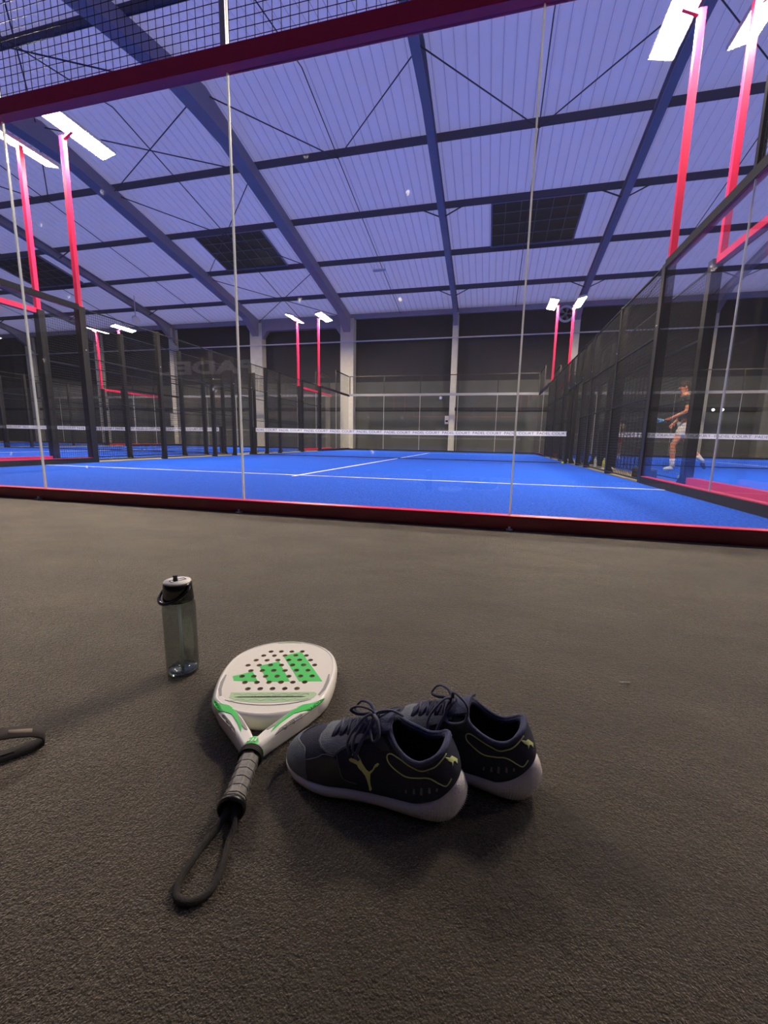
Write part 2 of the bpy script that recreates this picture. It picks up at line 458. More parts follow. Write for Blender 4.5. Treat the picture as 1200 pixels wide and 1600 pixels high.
# smoke vents in the roof
for k, xc in enumerate((-8.65, 3.95, -20.8, 15.8)):
    ya, yb = 14.5, 16.9
    lab = ['dark square smoke vent in the roof, behind the glass joint above the left far lamps',
           'dark square smoke vent in the roof, upper right of the centre rafter',
           'dark smoke vent in the roof far to the left', 'dark smoke vent in the roof far to the right'][k]
    t = thing('smoke_vent', lab, 'roof vent', (xc, (ya + yb) / 2, roof_z((ya + yb) / 2) - 0.1))
    L = Vector(t.location)
    hw = 1.6
    def P(x, y, dz): return Vector((xc + x, y, roof_z(y) + dz)) - L
    g = MB(); vs = [P(x, y, dz) for dz in (-0.03, -0.06) for x, y in ((-hw, ya), (hw, ya), (hw, yb), (-hw, yb))]
    g.add(vs, [(0, 1, 2, 3), (7, 6, 5, 4), (0, 4, 5, 1), (1, 5, 6, 2), (2, 6, 7, 3), (3, 7, 4, 0)])
    g.build('vent_glazing', M['skylight'], t)
    g = MB()
    for x in (-hw, hw): g.bar(P(x, ya, -0.09), P(x, yb, -0.09), 0.06)
    for y in (ya, yb): g.bar(P(-hw, y, -0.09), P(hw, y, -0.09), 0.06)
    g.build('vent_frame', M['steel'], t)
    g = MB()
    for x in (-1.1, -0.55, 0, 0.55, 1.1): g.bar(P(x, ya, -0.10), P(x, yb, -0.10), 0.02)
    for y in (15.0, 15.6, 16.2): g.bar(P(-hw, y, -0.11), P(hw, y, -0.11), 0.025)
    g.build('security_bars', M['grey_plastic'], t)

t = MB().tube([(X0 + 0.3, Y1 - 0.62, 6.15), (X1 - 0.3, Y1 - 0.62, 6.15)], 0.035, 8).build('horizontal_pipe', M['pipe'])
tag(t, 'long pale pipe running along the far wall high above the courts', 'pipe')

# mirrored lettering seen in the glass belongs to a sign on the wall behind the viewer
Ms = Matrix.Translation((-2.42, Y0 + 0.012, 1.83)) @ Matrix.Rotation(pi, 4, 'Z') @ Matrix.Rotation(pi / 2, 4, 'X')
s = text_obj('PADEL', 'wall_lettering', mat('sign white', (240, 240, 240), rough=0.5), 0.32, Ms, thick=0.01, sx=2.2, bold=0.012)
tag(s, 'wide white capital letters on the dark wall behind, mirrored in the glass', 'sign')

# ================================================================== COURTS
def wire_mesh(mb, a, b, z0, z1, du=0.05, dz=0.05, r=0.0026):
    a, b = Vector(a), Vector(b); L = (b - a).length; d = (b - a) / L; nrm = Vector((d.y, -d.x, 0))
    n = max(1, round(L / du))
    for i in range(n + 1):
        p = a + d * (L * i / n)
        mb.add([p + q + Vector((0, 0, z)) for z in (z0, z1) for q in (-d * r, nrm * r * 1.2, d * r, -nrm * r * 1.2)],
               [(0, 1, 5, 4), (1, 2, 6, 5), (2, 3, 7, 6), (3, 0, 4, 7)])
    k = max(1, round((z1 - z0) / dz))
    for i in range(k + 1):
        z = z0 + (z1 - z0) * i / k; o = nrm * 0.003
        mb.add([p + o + q for p in (a, b) for q in (Vector((0, 0, z - r)), nrm * r * 1.2 + Vector((0, 0, z)), Vector((0, 0, z + r)), -nrm * r * 1.2 + Vector((0, 0, z)))],
               [(0, 1, 5, 4), (1, 2, 6, 5), (2, 3, 7, 6), (3, 0, 4, 7)])

def side_fence(x, sg, label, group=None):
    """long side at x; sg=+1 when the outside lies towards +x"""
    T = thing('side_fence', label, 'court fence', (x, 0, 0), 0, group)
    def bx(a, b, *r):
        lo, hi = sorted((a * sg, b * sg)); return MB().box(lo, hi, *r)
    for ya, yb in ((0, 4), (16, 20)):
        e0 = -0.06 if ya == 0 else ya; e1 = yb if ya == 0 else 20.06
        bx(0.005, 0.09, e0, e1, FZ, 0.105).build('base_beam', M['pink'], T)
        bx(-0.003, 0.005, e0, e1, 0.0, 0.098).build('inner_base_strip', M['gasket'], T)
        bx(0.004, 0.09, e0, e1, 2.93, 3.02).build('top_beam', M['pink'], T)
        bx(-0.006, 0.004, e0, e1, 2.925, 3.025).build('inner_top_strip', M['gasket'], T)
        for k in (0, 2):
            bx(0.015, 0.027, ya + k + 0.006, ya + k + 1.994, 0.105, 2.93).build('glass_panel', M['glass_plain'], T)
        bx(0.014, 0.028, ya + 1.995, ya + 2.005, 0.105, 2.93).build('glass_joint', M['joint'], T)
        # metre of mesh above the glass, at the corner only
        ca, cb = (0, 2) if ya == 0 else (18, 20)
        g = MB(); wire_mesh(g, (0.02 * sg, ca, 0), (0.02 * sg, cb, 0), 3.02, 4.0); g.build('mesh_panel', M['wire'], T)
        g = MB().box(0.0, 0.04, ca, cb, 3.98, 4.02)
        g.build('mesh_rail', M['black_steel'], T, xf=Matrix.Scale(sg, 4, (1, 0, 0)))
        yy = 2 if ya == 0 else 18
        MB().box(0, 0.05, yy - 0.025, yy + 0.025, 3.02, 4.0).build('mesh_post', M['black_steel'], T, xf=Matrix.Scale(sg, 4, (1, 0, 0)))
    for yy in (4.06, 6, 8, 9, 10, 11, 12, 14, 15.94):
        w = 0.13 if yy in (4.06, 15.94) else 0.09
        g = bx(0.0, w, yy - w / 2, yy + w / 2, FZ, 3.0)
        o = g.build('post', M['black_steel'], T, bevel=0.004)
        f = bx(-0.02, w + 0.09, yy - w / 2 - 0.03, yy + w / 2 + 0.03, FZ, FZ + 0.012)
        lo = w * sg; hi = (w + 0.08) * sg
        f.add([(lo, yy - 0.006, FZ), (hi, yy - 0.006, FZ), (lo, yy - 0.006, 0.16), (lo, yy + 0.006, FZ), (hi, yy + 0.006, FZ), (lo, yy + 0.006, 0.16)],
              [(0, 1, 2), (5, 4, 3), (0, 3, 4, 1), (1, 4, 5, 2), (2, 5, 3, 0)])
        f.build('post_foot', M['black_steel'], T)
        MB().tube([(-0.002 * sg, yy, 2.2), (-0.012 * sg, yy, 2.2)], 0.012, 8).build('post_bolt', M['pipe'], T)
    for a, b, z0 in ((4.12, 6, 0.06), (6, 8, 0.06), (8, 9, 0.06), (9, 10, 2.15), (10, 11, 2.15), (11, 12, 0.06), (12, 14, 0.06), (14, 15.88, 0.06)):
        g = MB(); wire_mesh(g, (0.02 * sg, a + 0.04, 0), (0.02 * sg, b - 0.04, 0), z0, 2.97)
        g.build('mesh_panel', M['wire'], T)
        zs = (2.97,) if z0 > 1 else (0.05, 1.22, 2.05, 2.97)
        for z in zs + ((2.15,) if z0 > 1 else ()):
            MB().box(min(0, 0.035 * sg), max(0, 0.035 * sg), a, b, z - 0.009, z + 0.009).build('mesh_rail', M['black_steel'], T)
    return T

def end_fence(cx, y, sg, label, group=None, near=False):
    """short end; sg=-1 when the outside lies towards -y"""
    T = thing('end_fence', label, 'court fence', (cx, y, 0), 0, group)
    def by(x0, x1, a, b, z0, z1):
        lo, hi = sorted((a * sg, b * sg)); return MB().box(x0, x1, lo, hi, z0, z1)
    by(-4.995, 4.995, 0.0, 0.075, FZ, 0.070).build('base_beam', M['shaded_pink'], T, bevel=0.003)
    by(-4.995, 4.995, -0.002, 0.077, 0.070, 0.0765).build('lit_top_edge', M['pink'], T)  # plain pink kept only for the lit top of the same beam
    by(-4.995, 4.995, 0.0, 0.085, 2.95, 3.06).build('top_beam', M['pink'], T, bevel=0.003)
    if not near:
        by(-5.0, 5.0, -0.008, 0.0, 2.945, 3.065).build('inner_top_strip', M['grey_plastic'], T)
        by(-5.0, 5.0, -0.008, 0.0, 0.0, 0.08).build('inner_base_strip', M['gasket'], T)
    by(-4.995, 4.995, 0.012, 0.05, 3.98, 4.02).build('mesh_rail', M['black_steel'], T)
    for k in range(5):
        by(-5 + 2 * k + 0.006, -3 + 2 * k - 0.006, 0.012, 0.024, 0.075, 2.95).build('glass_panel', M['glass'], T)
        g = MB(); yy = 0.03 * sg
        wire_mesh(g, (-5 + 2 * k + 0.03, yy, 0), (-3 + 2 * k - 0.03, yy, 0), 3.06, 3.98, 0.063, 0.058)
        g.build('mesh_panel', M['wire'], T)
    for k in range(6):
        x = max(-4.97, min(4.97, -5 + 2 * k))
        if 0 < k < 5:
            by(x - 0.0055, x + 0.0055, 0.010, 0.026, 0.075, 2.95).build('glass_joint', M['joint'], T)
        by(x - 0.02, x + 0.02, 0.02, 0.06, 3.06, 3.98).build('mesh_post', M['housing'] if near else M['black_steel'], T)
        g = by(x - 0.02, x + 0.02, 0.075, 0.11, FZ, FZ + 0.01)
        g.lathe([(0, 0.020), (0.008, 0.018), (0.008, 0.0)], (x, 0.093 * sg, FZ + 0.008), 8)
        g.build('anchor_bracket', M['housing'], T)
    return T

def net(cx, label):
    T = thing('padel_net', label, 'net', (cx, 10, 0))
    for sx in (-1, 1):
        o = MB().box(sx * 4.92 - 0.04, sx * 4.92 + 0.04, -0.04, 0.04, 0, 0.93).build('net_post', M['black_steel'], T, bevel=0.004)
        MB().box(sx * 4.90 - 0.07, sx * 4.90 + 0.07, -0.12, 0.12, 0, 0.015).build('foot_plate', M['black_steel'], o)
    def top(x): return 0.885 - 0.03 * (1 - abs(x) / 4.9)
    g = MB(); N = 210
    for i in range(N + 1):
        x = -4.87 + 9.74 * i / N
        g.bar((x, 0, 0.02), (x, 0, top(x)), 0.003)
    for k in range(20):
        z0 = 0.02 + k * 0.043
        g.bar((-4.87, 0, z0), (4.87, 0, z0), 0.003)
    g.build('netting', M['net'], T)
    g = MB()
    for i in range(20):
        xa, xb = -4.88 + 9.76 * i / 20, -4.88 + 9.76 * (i + 1) / 20
        za, zb = top(xa), top(xb); h = 0.12
        vs = [(x, y, z + dz) for y in (-0.008, 0.008) for x, z in ((xa, za), (xb, zb)) for dz in (-h, 0.006)]
        g.add(vs, [(0, 2, 3, 1), (4, 5, 7, 6), (0, 4, 6, 2), (1, 3, 7, 5)])
    tp = g.build('net_tape', M['tape'], T)
    MB().bar((-4.88, 0, 0.018), (4.88, 0, 0.018), 0.02).build('bottom_cord', M['net'], T)
    for i in range(11):
        x = -4.5 + i * 0.9
        Mx = Matrix.Translation((x, -0.0095, top(x) - 0.055)) @ Matrix.Rotation(pi / 2, 4, 'X')
        text_obj('PADEL COURT', 'tape_lettering', M['ink'], 0.10, Mx, tp, thick=0.0006, sx=1.25)
    return T

def mast(x, y, side, label, inward):
    """pink pole on a side post carrying a long floodlight; inward=+1 when the court lies towards +x"""
    T = thing('floodlight_mast', label, 'floodlight', (x, y, 3.0))
    MB().box(-0.04, 0.04, -0.04, 0.04, 0.0, 2.93).build('pole', M['pink'], T, bevel=0.004)
    MB().box(-0.07, 0.07, -0.07, 0.07, 0.0, 0.012).build('pole_flange', M['pink'], T)
    MB().bar((0, 0, 2.88), (inward * 0.22, 0.0, 2.99), 0.05).build('bracket_arm', M['pink'], T)
    lx = inward * 0.20; tilt = Matrix.Translation((lx, 0.15, 3.03)) @ Matrix.Rotation(-inward * radians(12), 4, 'Y')
    g = MB().box(-0.17, 0.17, -0.67, 0.67, 0.0, 0.06)
    for k in range(12): g.box(-0.13, 0.13, -0.62 + k * 0.108, -0.61 + k * 0.108, 0.06, 0.10)
    h = g.build('lamp_housing', M['housing'], T, xf=tilt)
    MB().box(-0.145, 0.145, -0.64, 0.64, -0.006, 0.0).build('lamp_diffuser', M['lamp'], h, xf=tilt)
    return T

courts = [(0.0, 'centre'), (-11.15, 'left'), (10.68, 'right'), (-22.6, 'far left')]
LN = MB
for cx, nm in courts:
    tf = MB().box(cx - 5.0, cx + 5.0, 0.0, 20.0, FZ - 0.01, 0.0).build('floor', M['turf'])
    struct(tf, {'centre': 'blue artificial turf of the court behind the near glass', 'left': 'blue turf of the court to the left',
                'right': 'blue turf of the court to the right', 'far left': 'blue turf of the court farthest left'}[nm])
    for yy in (3.05, 16.95):
        MB().box(cx - 5, cx + 5, yy - 0.025, yy + 0.025, 0.0, 0.003).build('service_line', M['line'], tf)
    MB().box(cx - 0.025, cx + 0.025, 2.85, 17.15, 0.0, 0.0035).build('centre_line', M['line'], tf)
for xa, xb in ((-6.15, -5.0), (5.0, 5.68), (-17.6, -16.15), (15.68, 17.0)):
    struct(MB().box(xa, xb, 0.0, 20.0, FZ - 0.01, 0.004).build('kerb_strip', M['kerb']), 'beige concrete strip between two courts')

end_fence(0, 0, -1, 'glass court wall right across the view, pink foot beam, mesh above', near=True)
end_fence(0, 20, 1, 'glass and mesh end wall at the far end of the centre court')
side_fence(-5.0, -1, 'glass and mesh side fence along the left of the centre court')
side_fence(5.0, 1, 'glass and mesh side fence running away along the right of the centre court')
side_fence(-6.15, 1, 'side fence of the left court nearest the centre court, with pink beams')
side_fence(5.68, -1, 'side fence of the right court nearest the centre court, with pink beams')
side_fence(-16.15, -1, 'far side fence of the left court')
side_fence(15.68, 1, 'far side fence of the right court')
side_fence(-17.6, 1, 'side fence of the court farthest left')
end_fence(-11.15, 20, 1, 'end wall at the back of the left court')
end_fence(10.68, 20, 1, 'end wall at the back of the right court')
end_fence(-22.6, 20, 1, 'end wall at the back of the court farthest left')
end_fence(-11.15, 0, -1, 'near end wall of the left court')
end_fence(10.68, 0, -1, 'near end wall of the right court')
net(0, 'net with a white printed top band across the centre court')
net(-11.15, 'net with a white top band on the left court')
net(10.68, 'net with a white top band on the right court, behind the players')
net(-22.6, 'net on the court farthest left')

mast(-5.09, 4.08, 0, 'near pink floodlight pole on the left, with the broader of two lamps', 1)
mast(5.09, 4.08, 0, 'near pink floodlight pole on the right, its lamp the largest in view', -1)
mast(-5.09, 15.95, 0, 'distant pink floodlight pole, right-hand one of the left pair by the far broad columns', 1)
mast(5.09, 15.95, 0, 'distant pink floodlight pole, left-hand one of the right pair', -1)
mast(-6.13, 4.08, 0, 'near pink floodlight pole at the left picture edge, with the thinner lamp', -1)
mast(5.68, 4.08, 0, 'near pink floodlight pole at the right picture edge, joined by a pink beam', 1)
mast(-6.13, 15.95, 0, 'distant pink floodlight pole, left-hand one of the left pair by the far broad columns', -1)
mast(5.68, 15.95, 0, 'distant pink floodlight pole, right-hand one of the right pair', 1)
mast(-16.2, 15.95, 0, 'far floodlight pole behind the left court, lamp beside the spotlight', 1)
mast(-17.6, 15.95, 0, 'far pink pole of the court farthest left', -1)
mast(15.7, 4.08, 0, 'floodlight pole on the far side of the right court, outside the view', -1)
mast(-16.2, 4.08, 0, 'floodlight pole on the far side of the left court, outside the view', 1)
mast(15.7, 15.95, 0, 'floodlight pole at the back of the right court, outside the view', -1)

# ================================================================== FOREGROUND HELPERS
def inside(p, poly):
    x, y = p; c = False; n = len(poly)
    for i in range(n):
        x1, y1 = poly[i][0], poly[i][1]; x2, y2 = poly[i - 1][0], poly[i - 1][1]
        if (y1 > y) != (y2 > y) and x < (x2 - x1) * (y - y1) / (y2 - y1) + x1: c = not c
    return c

def tri_region(poly, holes=(), step=None, circles=()):
    """triangulate a 2-D polygon with round holes; returns verts, tris"""
    V = [Vector((p[0], p[1])) for p in poly]; n = len(V)
    E = [(i, (i + 1) % n) for i in range(n)]
    for (cx, cy, r) in circles:
        o = len(V); k = 16
        V += [Vector((cx + r * cos(2 * pi * j / k), cy + r * sin(2 * pi * j / k))) for j in range(k)]
        E += [(o + j, o + (j + 1) % k) for j in range(k)]
    if step:
        xs = [v.x for v in V[:n]]; ys = [v.y for v in V[:n]]
        x = min(xs) + step / 2
        while x < max(xs):
            y = min(ys) + step / 2
            while y < max(ys):
                if inside((x, y), poly): V.append(Vector((x, y)))
                y += step
            x += step
    r = delaunay_2d_cdt(V, E, [], 0, 1e-6)
    vv, ff = r[0], r[2]; out = []
    for f in ff:
        c = sum((vv[i] for i in f), Vector((0, 0))) / len(f)
        if inside(c, poly) and not any((c.x - a) ** 2 + (c.y - b) ** 2 < (q * 0.995) ** 2 for a, b, q in circles):
            out.append(tuple(f))
    return [tuple(v) for v in vv], out

def extrude_tris(mb, P0, P1, tris, mi=0, smooth=False):
    """shell between the surface points P0 (bottom) and P1 (top)"""
    n = len(P0); ed = {}
    for t in tris:
        for i in range(len(t)):
            e = (t[i], t[(i + 1) % len(t)]); ed[e] = 1
    fs = [tuple(n + i for i in t) for t in tris] + [tuple(reversed(t)) for t in tris]
    fs += [(a, b, n + b, n + a) for (a, b) in ed if (b, a) not in ed]
    mb.add(list(P0) + list(P1), fs, mi, smooth)

def plate(mb, poly, z0, z1, circles=(), mi=0):
    v, t = tri_region(poly, circles=circles)
    extrude_tris(mb, [(x, y, z0) for x, y in v], [(x, y, z1) for x, y in v], t, mi)

def mm(P): return [(a / 1000.0, b / 1000.0) for a, b in P]

# ================================================================== PADEL RACKET
M['racket_white'] = mat('racket white lacquer', (240, 236, 226), rough=0.32, coat=0.3)
M['racket_face'] = mat('racket face', (234, 230, 218), rough=0.5, bump=0.25, bscale=900)
M['racket_grey'] = mat('racket grey inlay', (150, 148, 142), rough=0.4)
M['racket_green'] = mat('racket green', (52, 205, 82), rough=0.4)
M['pale_green'] = mat('pale green print', (176, 205, 160), rough=0.5)
M['hole'] = mat('racket hole wall', (205, 186, 156), rough=0.8)
M['dark_print'] = mat('dark green print', (30, 62, 44), rough=0.5)
M['grip'] = mat('grey overgrip', (112, 108, 104), rough=0.5, noise=0.25, nscale=120, bump=0.2, bscale=200)
M['grip_seam'] = mat('black grip seam', (14, 13, 13), rough=0.6)
M['cord'] = mat('black wrist cord', (40, 37, 34), rough=0.85, noise=0.3, nscale=600, bump=0.5, bscale=900)

RK = thing('padel_racket', 'white padel racket with green stripes, lying flat between the bottle and the shoes', 'racket', (2.5073, -2.4267, FZ), 0.2878)
outR = [(0, 497), (30, 494), (62, 483), (92, 463), (115, 434), (128, 400), (133, 360), (132, 320), (127, 280), (118, 243)]
bot = [(104, 224), (80, 205), (52, 191), (25, 184), (0, 182)]
half = outR + bot
outl = catmull([(x / 1000, y / 1000, 0) for x, y in half] + [(-x / 1000, y / 1000, 0) for x, y in half[-2:0:-1]], 5)
outl = [(p.x, p.y) for p in outl]
cen = Vector((0, 0.345))
def inset(P, d):
    n = len(P); out = []
    for i in range(n):
        a = Vector(P[i - 1]); b = Vector(P[(i + 1) % n]); t = (b - a).normalized()
        nn = Vector((-t.y, t.x))
        if nn.dot(cen - Vector(P[i])) < 0: nn = -nn
        q = Vector(P[i]) + nn * d; out.append((q.x, q.y))
    return out
h = MB(); TH = 0.038
prof = [(0.014, 0.0), (0.006, 0.002), (0.0015, 0.008), (0, 0.015), (0, 0.024), (0.0015, 0.031), (0.005, 0.036), (0.009, TH), (0.0105, TH), (0.0115, TH - 0.0012)]
h.loft([[(x, y, z) for x, y in inset(outl, d)] for d, z in prof], 0)
v, t = tri_region(inset(outl, 0.014)); h.add([(x, y, 0.0) for x, y in v], [tuple(reversed(q)) for q in t])
hd = h.build('head_frame', M['racket_white'], RK)
holes = []
rows = [(436, 4), (416, 5), (394, 6), (371, 7), (347, 6), (323, 7), (299, 6), (275, 5)]
for y, n in rows:
    for i in range(n): holes.append(((i - (n - 1) / 2) * 0.0262, y / 1000.0, 0.0062))
face = inset(outl, 0.0112)
f = MB(); v, t = tri_region(face, circles=holes)
extrude_tris(f, [(x, y, TH - 0.004) for x, y in v], [(x, y, TH - 0.0012) for x, y in v], t)
fc = f.build('hitting_face', M['racket_face'], RK)
for (cx, cy, r) in holes:
    g = MB(); g.lathe([(0.0, 0.029), (r, 0.029), (r, TH - 0.0013)], (cx, cy, 0), 16)
    g.build('face_hole', M['hole'], fc)
bars = [[(-100, 324), (-60, 343), (-38, 302), (-92, 306)], [(-51, 367), (-9, 388), (32, 302), (-17, 302)], [(-4, 414), (37, 435), (104, 302), (53, 302)]]
for b in bars:
    g = MB(); plate(g, mm(b), TH - 0.0012, TH - 0.0008, circles=[c for c in holes])
    g.build('green_stripe', M['racket_green'], fc)
g = MB(); bp = [(-84, 262), (-40, 262), (40, 262), (92, 262), (98, 255), (92, 240), (60, 231), (20, 226), (-20, 226), (-55, 231), (-82, 243)]
plate(g, mm(bp), TH - 0.0012, TH - 0.0009); g.build('pale_green_band', M['pale_green'], fc)
g = MB(); plate(g, mm([(-62, 247.5), (66, 247.5), (76, 245.5), (66, 243.5), (-62, 243.5), (-72, 245.5)]), TH - 0.0009, TH - 0.0006); g.build('dark_stripe', M['dark_print'], fc)
for k in range(4):
    g = MB(); pts = []
    for i in range(46):
        x = -0.076 + i * 0.0035
        y = 0.2545 + 0.0035 * sin(i * 0.9 + k * 2.1) * (1 if i % 2 else 0.4) if k < 2 else 0.2355 + 0.003 * sin(i * 0.8 + k * 1.7)
        pts.append((x, y, TH - 0.0008))
    g.tube(pts, 0.0004, 4, flat=0.5); g.build('wavy_print', M['racket_white'] if k % 2 else M['racket_green'], fc)
text_obj('ADIPOWER TEAM LIGHT', 'face_lettering', M['black_steel'], 0.0052, Matrix.Translation((0.006, 0.2455, TH - 0.0005)), fc, thick=0.0002, sx=1.5)
g = MB(); plate(g, mm([(-30, 479), (0, 482), (30, 479), (30, 482), (0, 486), (-30, 482)]), TH - 0.0012, TH - 0.0006); g.build('pale_green_tip', M['pale_green'], fc)
# faint curve under the band
g = MB(); g.tube([(-0.088 + i * 0.0088, 0.2215 + 0.018 * ((i - 10) / 10) ** 2 - 0.004, TH - 0.0007) for i in range(21)], 0.0006, 4); g.build('face_edge_line', M['racket_grey'], fc)

def rrect(w, hh, c, n=4):
    """rounded rectangle points in (u, v)"""
    P = []
    for (sx, sy, a0) in ((1, 1, 0), (-1, 1, pi / 2), (-1, -1, pi), (1, -1, 3 * pi / 2)):
        for j in range(n + 1):
            a = a0 + pi / 2 * j / n
            P.append((sx * (w / 2 - c) + c * cos(a), sy * (hh / 2 - c) + c * sin(a)))
    return P
for sx in (-1, 1):
    path = [(118, 282, 12, 32), (108, 256, 22, 35), (98, 240, 27, 36), (76, 209, 30, 36), (48, 174, 30, 35), (22, 139, 27, 34), (9, 118, 24, 33), (4, 104, 22, 32)]
    rings = []
    for i, (x, y, w, hh) in enumerate(path):
        a = Vector(path[max(0, i - 1)][:2]); b = Vector(path[min(len(path) - 1, i + 1)][:2]); d = (b - a).normalized()
        nx, ny = -d.y, d.x
        rings.append([(sx * (x + u * nx) / 1000, (y + u * ny) / 1000, 0.019 + vv / 1000) for u, vv in rrect(w, hh, 7)])
    g = MB(); g.loft(rings, 0, cap0=True, cap1=True)
    arm = g.build('throat_arm', M['racket_white'], RK)
    bvh = None
    me = arm.data; bvh = BVHTree.FromPolygons([v.co for v in me.vertices], [p.vertices for p in me.polygons])
    def drape(mb, poly, th=0.0012, step=0.003):
        v, t = tri_region(poly, step=step); P0 = []; P1 = []
        for x, y in v:
            hit = bvh.ray_cast(Vector((x, y, 0.2)), Vector((0, 0, -1)))
            z = hit[0].z if hit[0] else 0.0355
            P0.append((x, y, z - 0.0008)); P1.append((x, y, z + th))
        extrude_tris(mb, P0, P1, t)
    acc = [(115, 240), (104, 219), (90, 203), (74, 196), (60, 190), (42, 166), (27, 139), (31, 156), (45, 181), (57, 204), (74, 217), (97, 224)]
    g = MB(); drape(g, [(sx * x / 1000, y / 1000) for x, y in acc]); g.build('green_inlay', M['racket_green'], arm)
    acc2 = [(88, 197), (70, 176), (48, 152), (34, 137), (40, 150), (56, 172), (72, 190)]
    g = MB(); drape(g, [(sx * (x + 1) / 1000, (y - 2) / 1000) for x, y in acc2]); g.build('grey_inlay', M['racket_grey'], arm)
    acc3 = [(50, 193), (38, 178), (24, 158), (17, 146), (21, 146), (32, 158), (44, 176), (56, 192)]
    g = MB(); drape(g, [(sx * x / 1000, y / 1000) for x, y in acc3], th=0.0011); g.build('grey_inlay', M['racket_grey'], arm)
# grey wedge prints left and right of the face
for sx in (-1, 1):
    g = MB(); pl = [(112, 300), (108, 275), (100, 252), (104, 250), (114, 272), (119, 300), (118, 330), (115, 330)]
    plate(g, [(sx * x / 1000, y / 1000) for x, y in pl], TH - 0.0012, TH - 0.0005); g.build('grey_wedge', M['racket_grey'], fc)
# small dark lettering along the right rim
text_obj('ADIPOWER', 'rim_lettering', M['black_steel'], 0.008, Matrix.Translation((0.1325, 0.335, 0.0215)) @ Matrix.Rotation(radians(84), 4, 'Z') @ Matrix.Rotation(radians(60), 4, 'X'), hd, thick=0.0003, sx=1.4)

def ring_pts(y, r, n=8, sq=1.0, rot=pi / 8, zc=0.019):
    return [(r * cos(2 * pi * j / n + rot), y, zc + r * sq * sin(2 * pi * j / n + rot)) for j in range(n)]
g = MB()
g.loft([ring_pts(0.102, 0.0195, 20), ring_pts(0.112, 0.0200, 20), ring_pts(0.124, 0.0185, 20), ring_pts(0.133, 0.0140, 20), ring_pts(0.1385, 0.006, 20), ring_pts(0.139, 0.0005, 20)], cap0=True, cap1=True)
cap_ = g.build('green_collar', M['racket_green'], RK)
for i, dx in enumerate((-0.006, 0.0, 0.006)):
    g = MB(); g.bar((dx - 0.0015, 0.112, 0.0390), (dx + 0.001, 0.118 + 0.003 * i, 0.0382), 0.0025, 0.0012); g.build('collar_mark', M['racket_white'], cap_)
for i in range(4):
    g = MB(); y = 0.1055 - i * 0.0035; g.tube([(0.0195 * cos(a) , y, 0.019 + 0.0195 * sin(a)) for a in [2 * pi * j / 20 for j in range(20)]], 0.0018, 6, closed=True); g.build('rubber_ring', M['grip_seam'], RK)
g = MB(); sect = []
for k in range(15):
    y = 0.094 - k * 0.0068; r = 0.0172 + (0.0038 * ((k - 10) / 4) ** 2 if k > 10 else 0)
    sect.append(ring_pts(y, r, 8))
g.loft(sect, cap0=True, cap1=True, smooth=False)
gr = g.build('grip', M['grip'], RK, bevel=0.002)
for k in range(6):
    g = MB(); pts = []
    y0 = 0.089 - k * 0.0168
    for j in range(25):
        a = 2 * pi * j / 24; r = 0.0172 + (0.0038 * ((0.094 - y0 - 0.068) / 0.027) ** 2 if y0 < 0.026 else 0)
        # follow the octagon
        aa = (a - pi / 8) % (pi / 4) - pi / 8
        rr = r * cos(pi / 8) / cos(aa)
        pts.append((rr * cos(a), y0 - 0.006 * (j / 24 - 0.5), 0.019 + rr * sin(a)))
    g.tube(pts, 0.0008, 5); g.build('grip_seam', M['grip_seam'], gr)
g = MB(); g.loft([ring_pts(0.000, 0.0212, 24), ring_pts(-0.006, 0.0218, 24), ring_pts(-0.009, 0.0208, 24), ring_pts(-0.009, 0.0165, 24), ring_pts(-0.002, 0.015, 24)], cap0=True, cap1=True)
g.build('butt_cap', M['black_plastic'], RK)
cordw = [(2.487, -2.416), (2.493, -2.437), (2.495, -2.461), (2.497, -2.485), (2.498, -2.506), (2.4985, -2.526), (2.503, -2.541), (2.512, -2.55), (2.526, -2.551), (2.538, -2.545), (2.545, -2.533), (2.545, -2.517), (2.539, -2.495), (2.529, -2.470), (2.518, -2.447), (2.506, -2.425)]
inv = (Matrix.Translation((2.5073, -2.4267, FZ)) @ Matrix.Rotation(0.2878, 4, 'Z')).inverted()
cp = []
for i, (x, y) in enumerate(cordw):
    z = FZ + 0.005
    cp.append(inv @ Vector((x, y, z)))
a, b = Vector((-0.005, 0.002, 0.020)), Vector((0.005, 0.002, 0.018))
mid0 = [a, Vector((-0.007, -0.012, 0.017)), Vector((-0.013, -0.030, 0.009))]
mid1 = [Vector((0.010, -0.026, 0.009)), Vector((0.006, -0.012, 0.016)), b]
C_ = mid0 + cp[3:14] + mid1
g = MB(); g.tube(catmull(C_, 6, closed=False), 0.0046, 10)
g.build('wrist_cord', M['cord'], RK)

# ================================================================== TRAINERS
M['mesh_navy'] = mat('navy knit', (33, 35, 58), rough=0.85, noise=0.25, nscale=300, bump=0.4, bscale=700)
M['lining'] = mat('navy lining', (62, 67, 94), rough=0.9, noise=0.15, nscale=200, bump=0.3, bscale=400)
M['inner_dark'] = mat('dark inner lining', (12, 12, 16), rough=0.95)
M['suede'] = mat('slate suede', (100, 106, 114), rough=0.85, noise=0.18, nscale=60, bump=0.3, bscale=500)
M['overlay'] = mat('dark navy leather', (38, 41, 54), rough=0.5, noise=0.12, nscale=40)
M['lace'] = mat('dark lace', (66, 68, 92), rough=0.8, noise=0.2, nscale=900)
M['sole'] = mat('pale lilac grey foam', (222, 216, 212), rough=0.65, bump=0.25, bscale=350)
M['outsole'] = mat('lime edged outsole', (96, 110, 60), rough=0.7)
M['lime'] = mat('lime print', (230, 238, 160), rough=0.5)
M['stitch'] = mat('grey stitching', (120, 122, 136), rough=0.7)

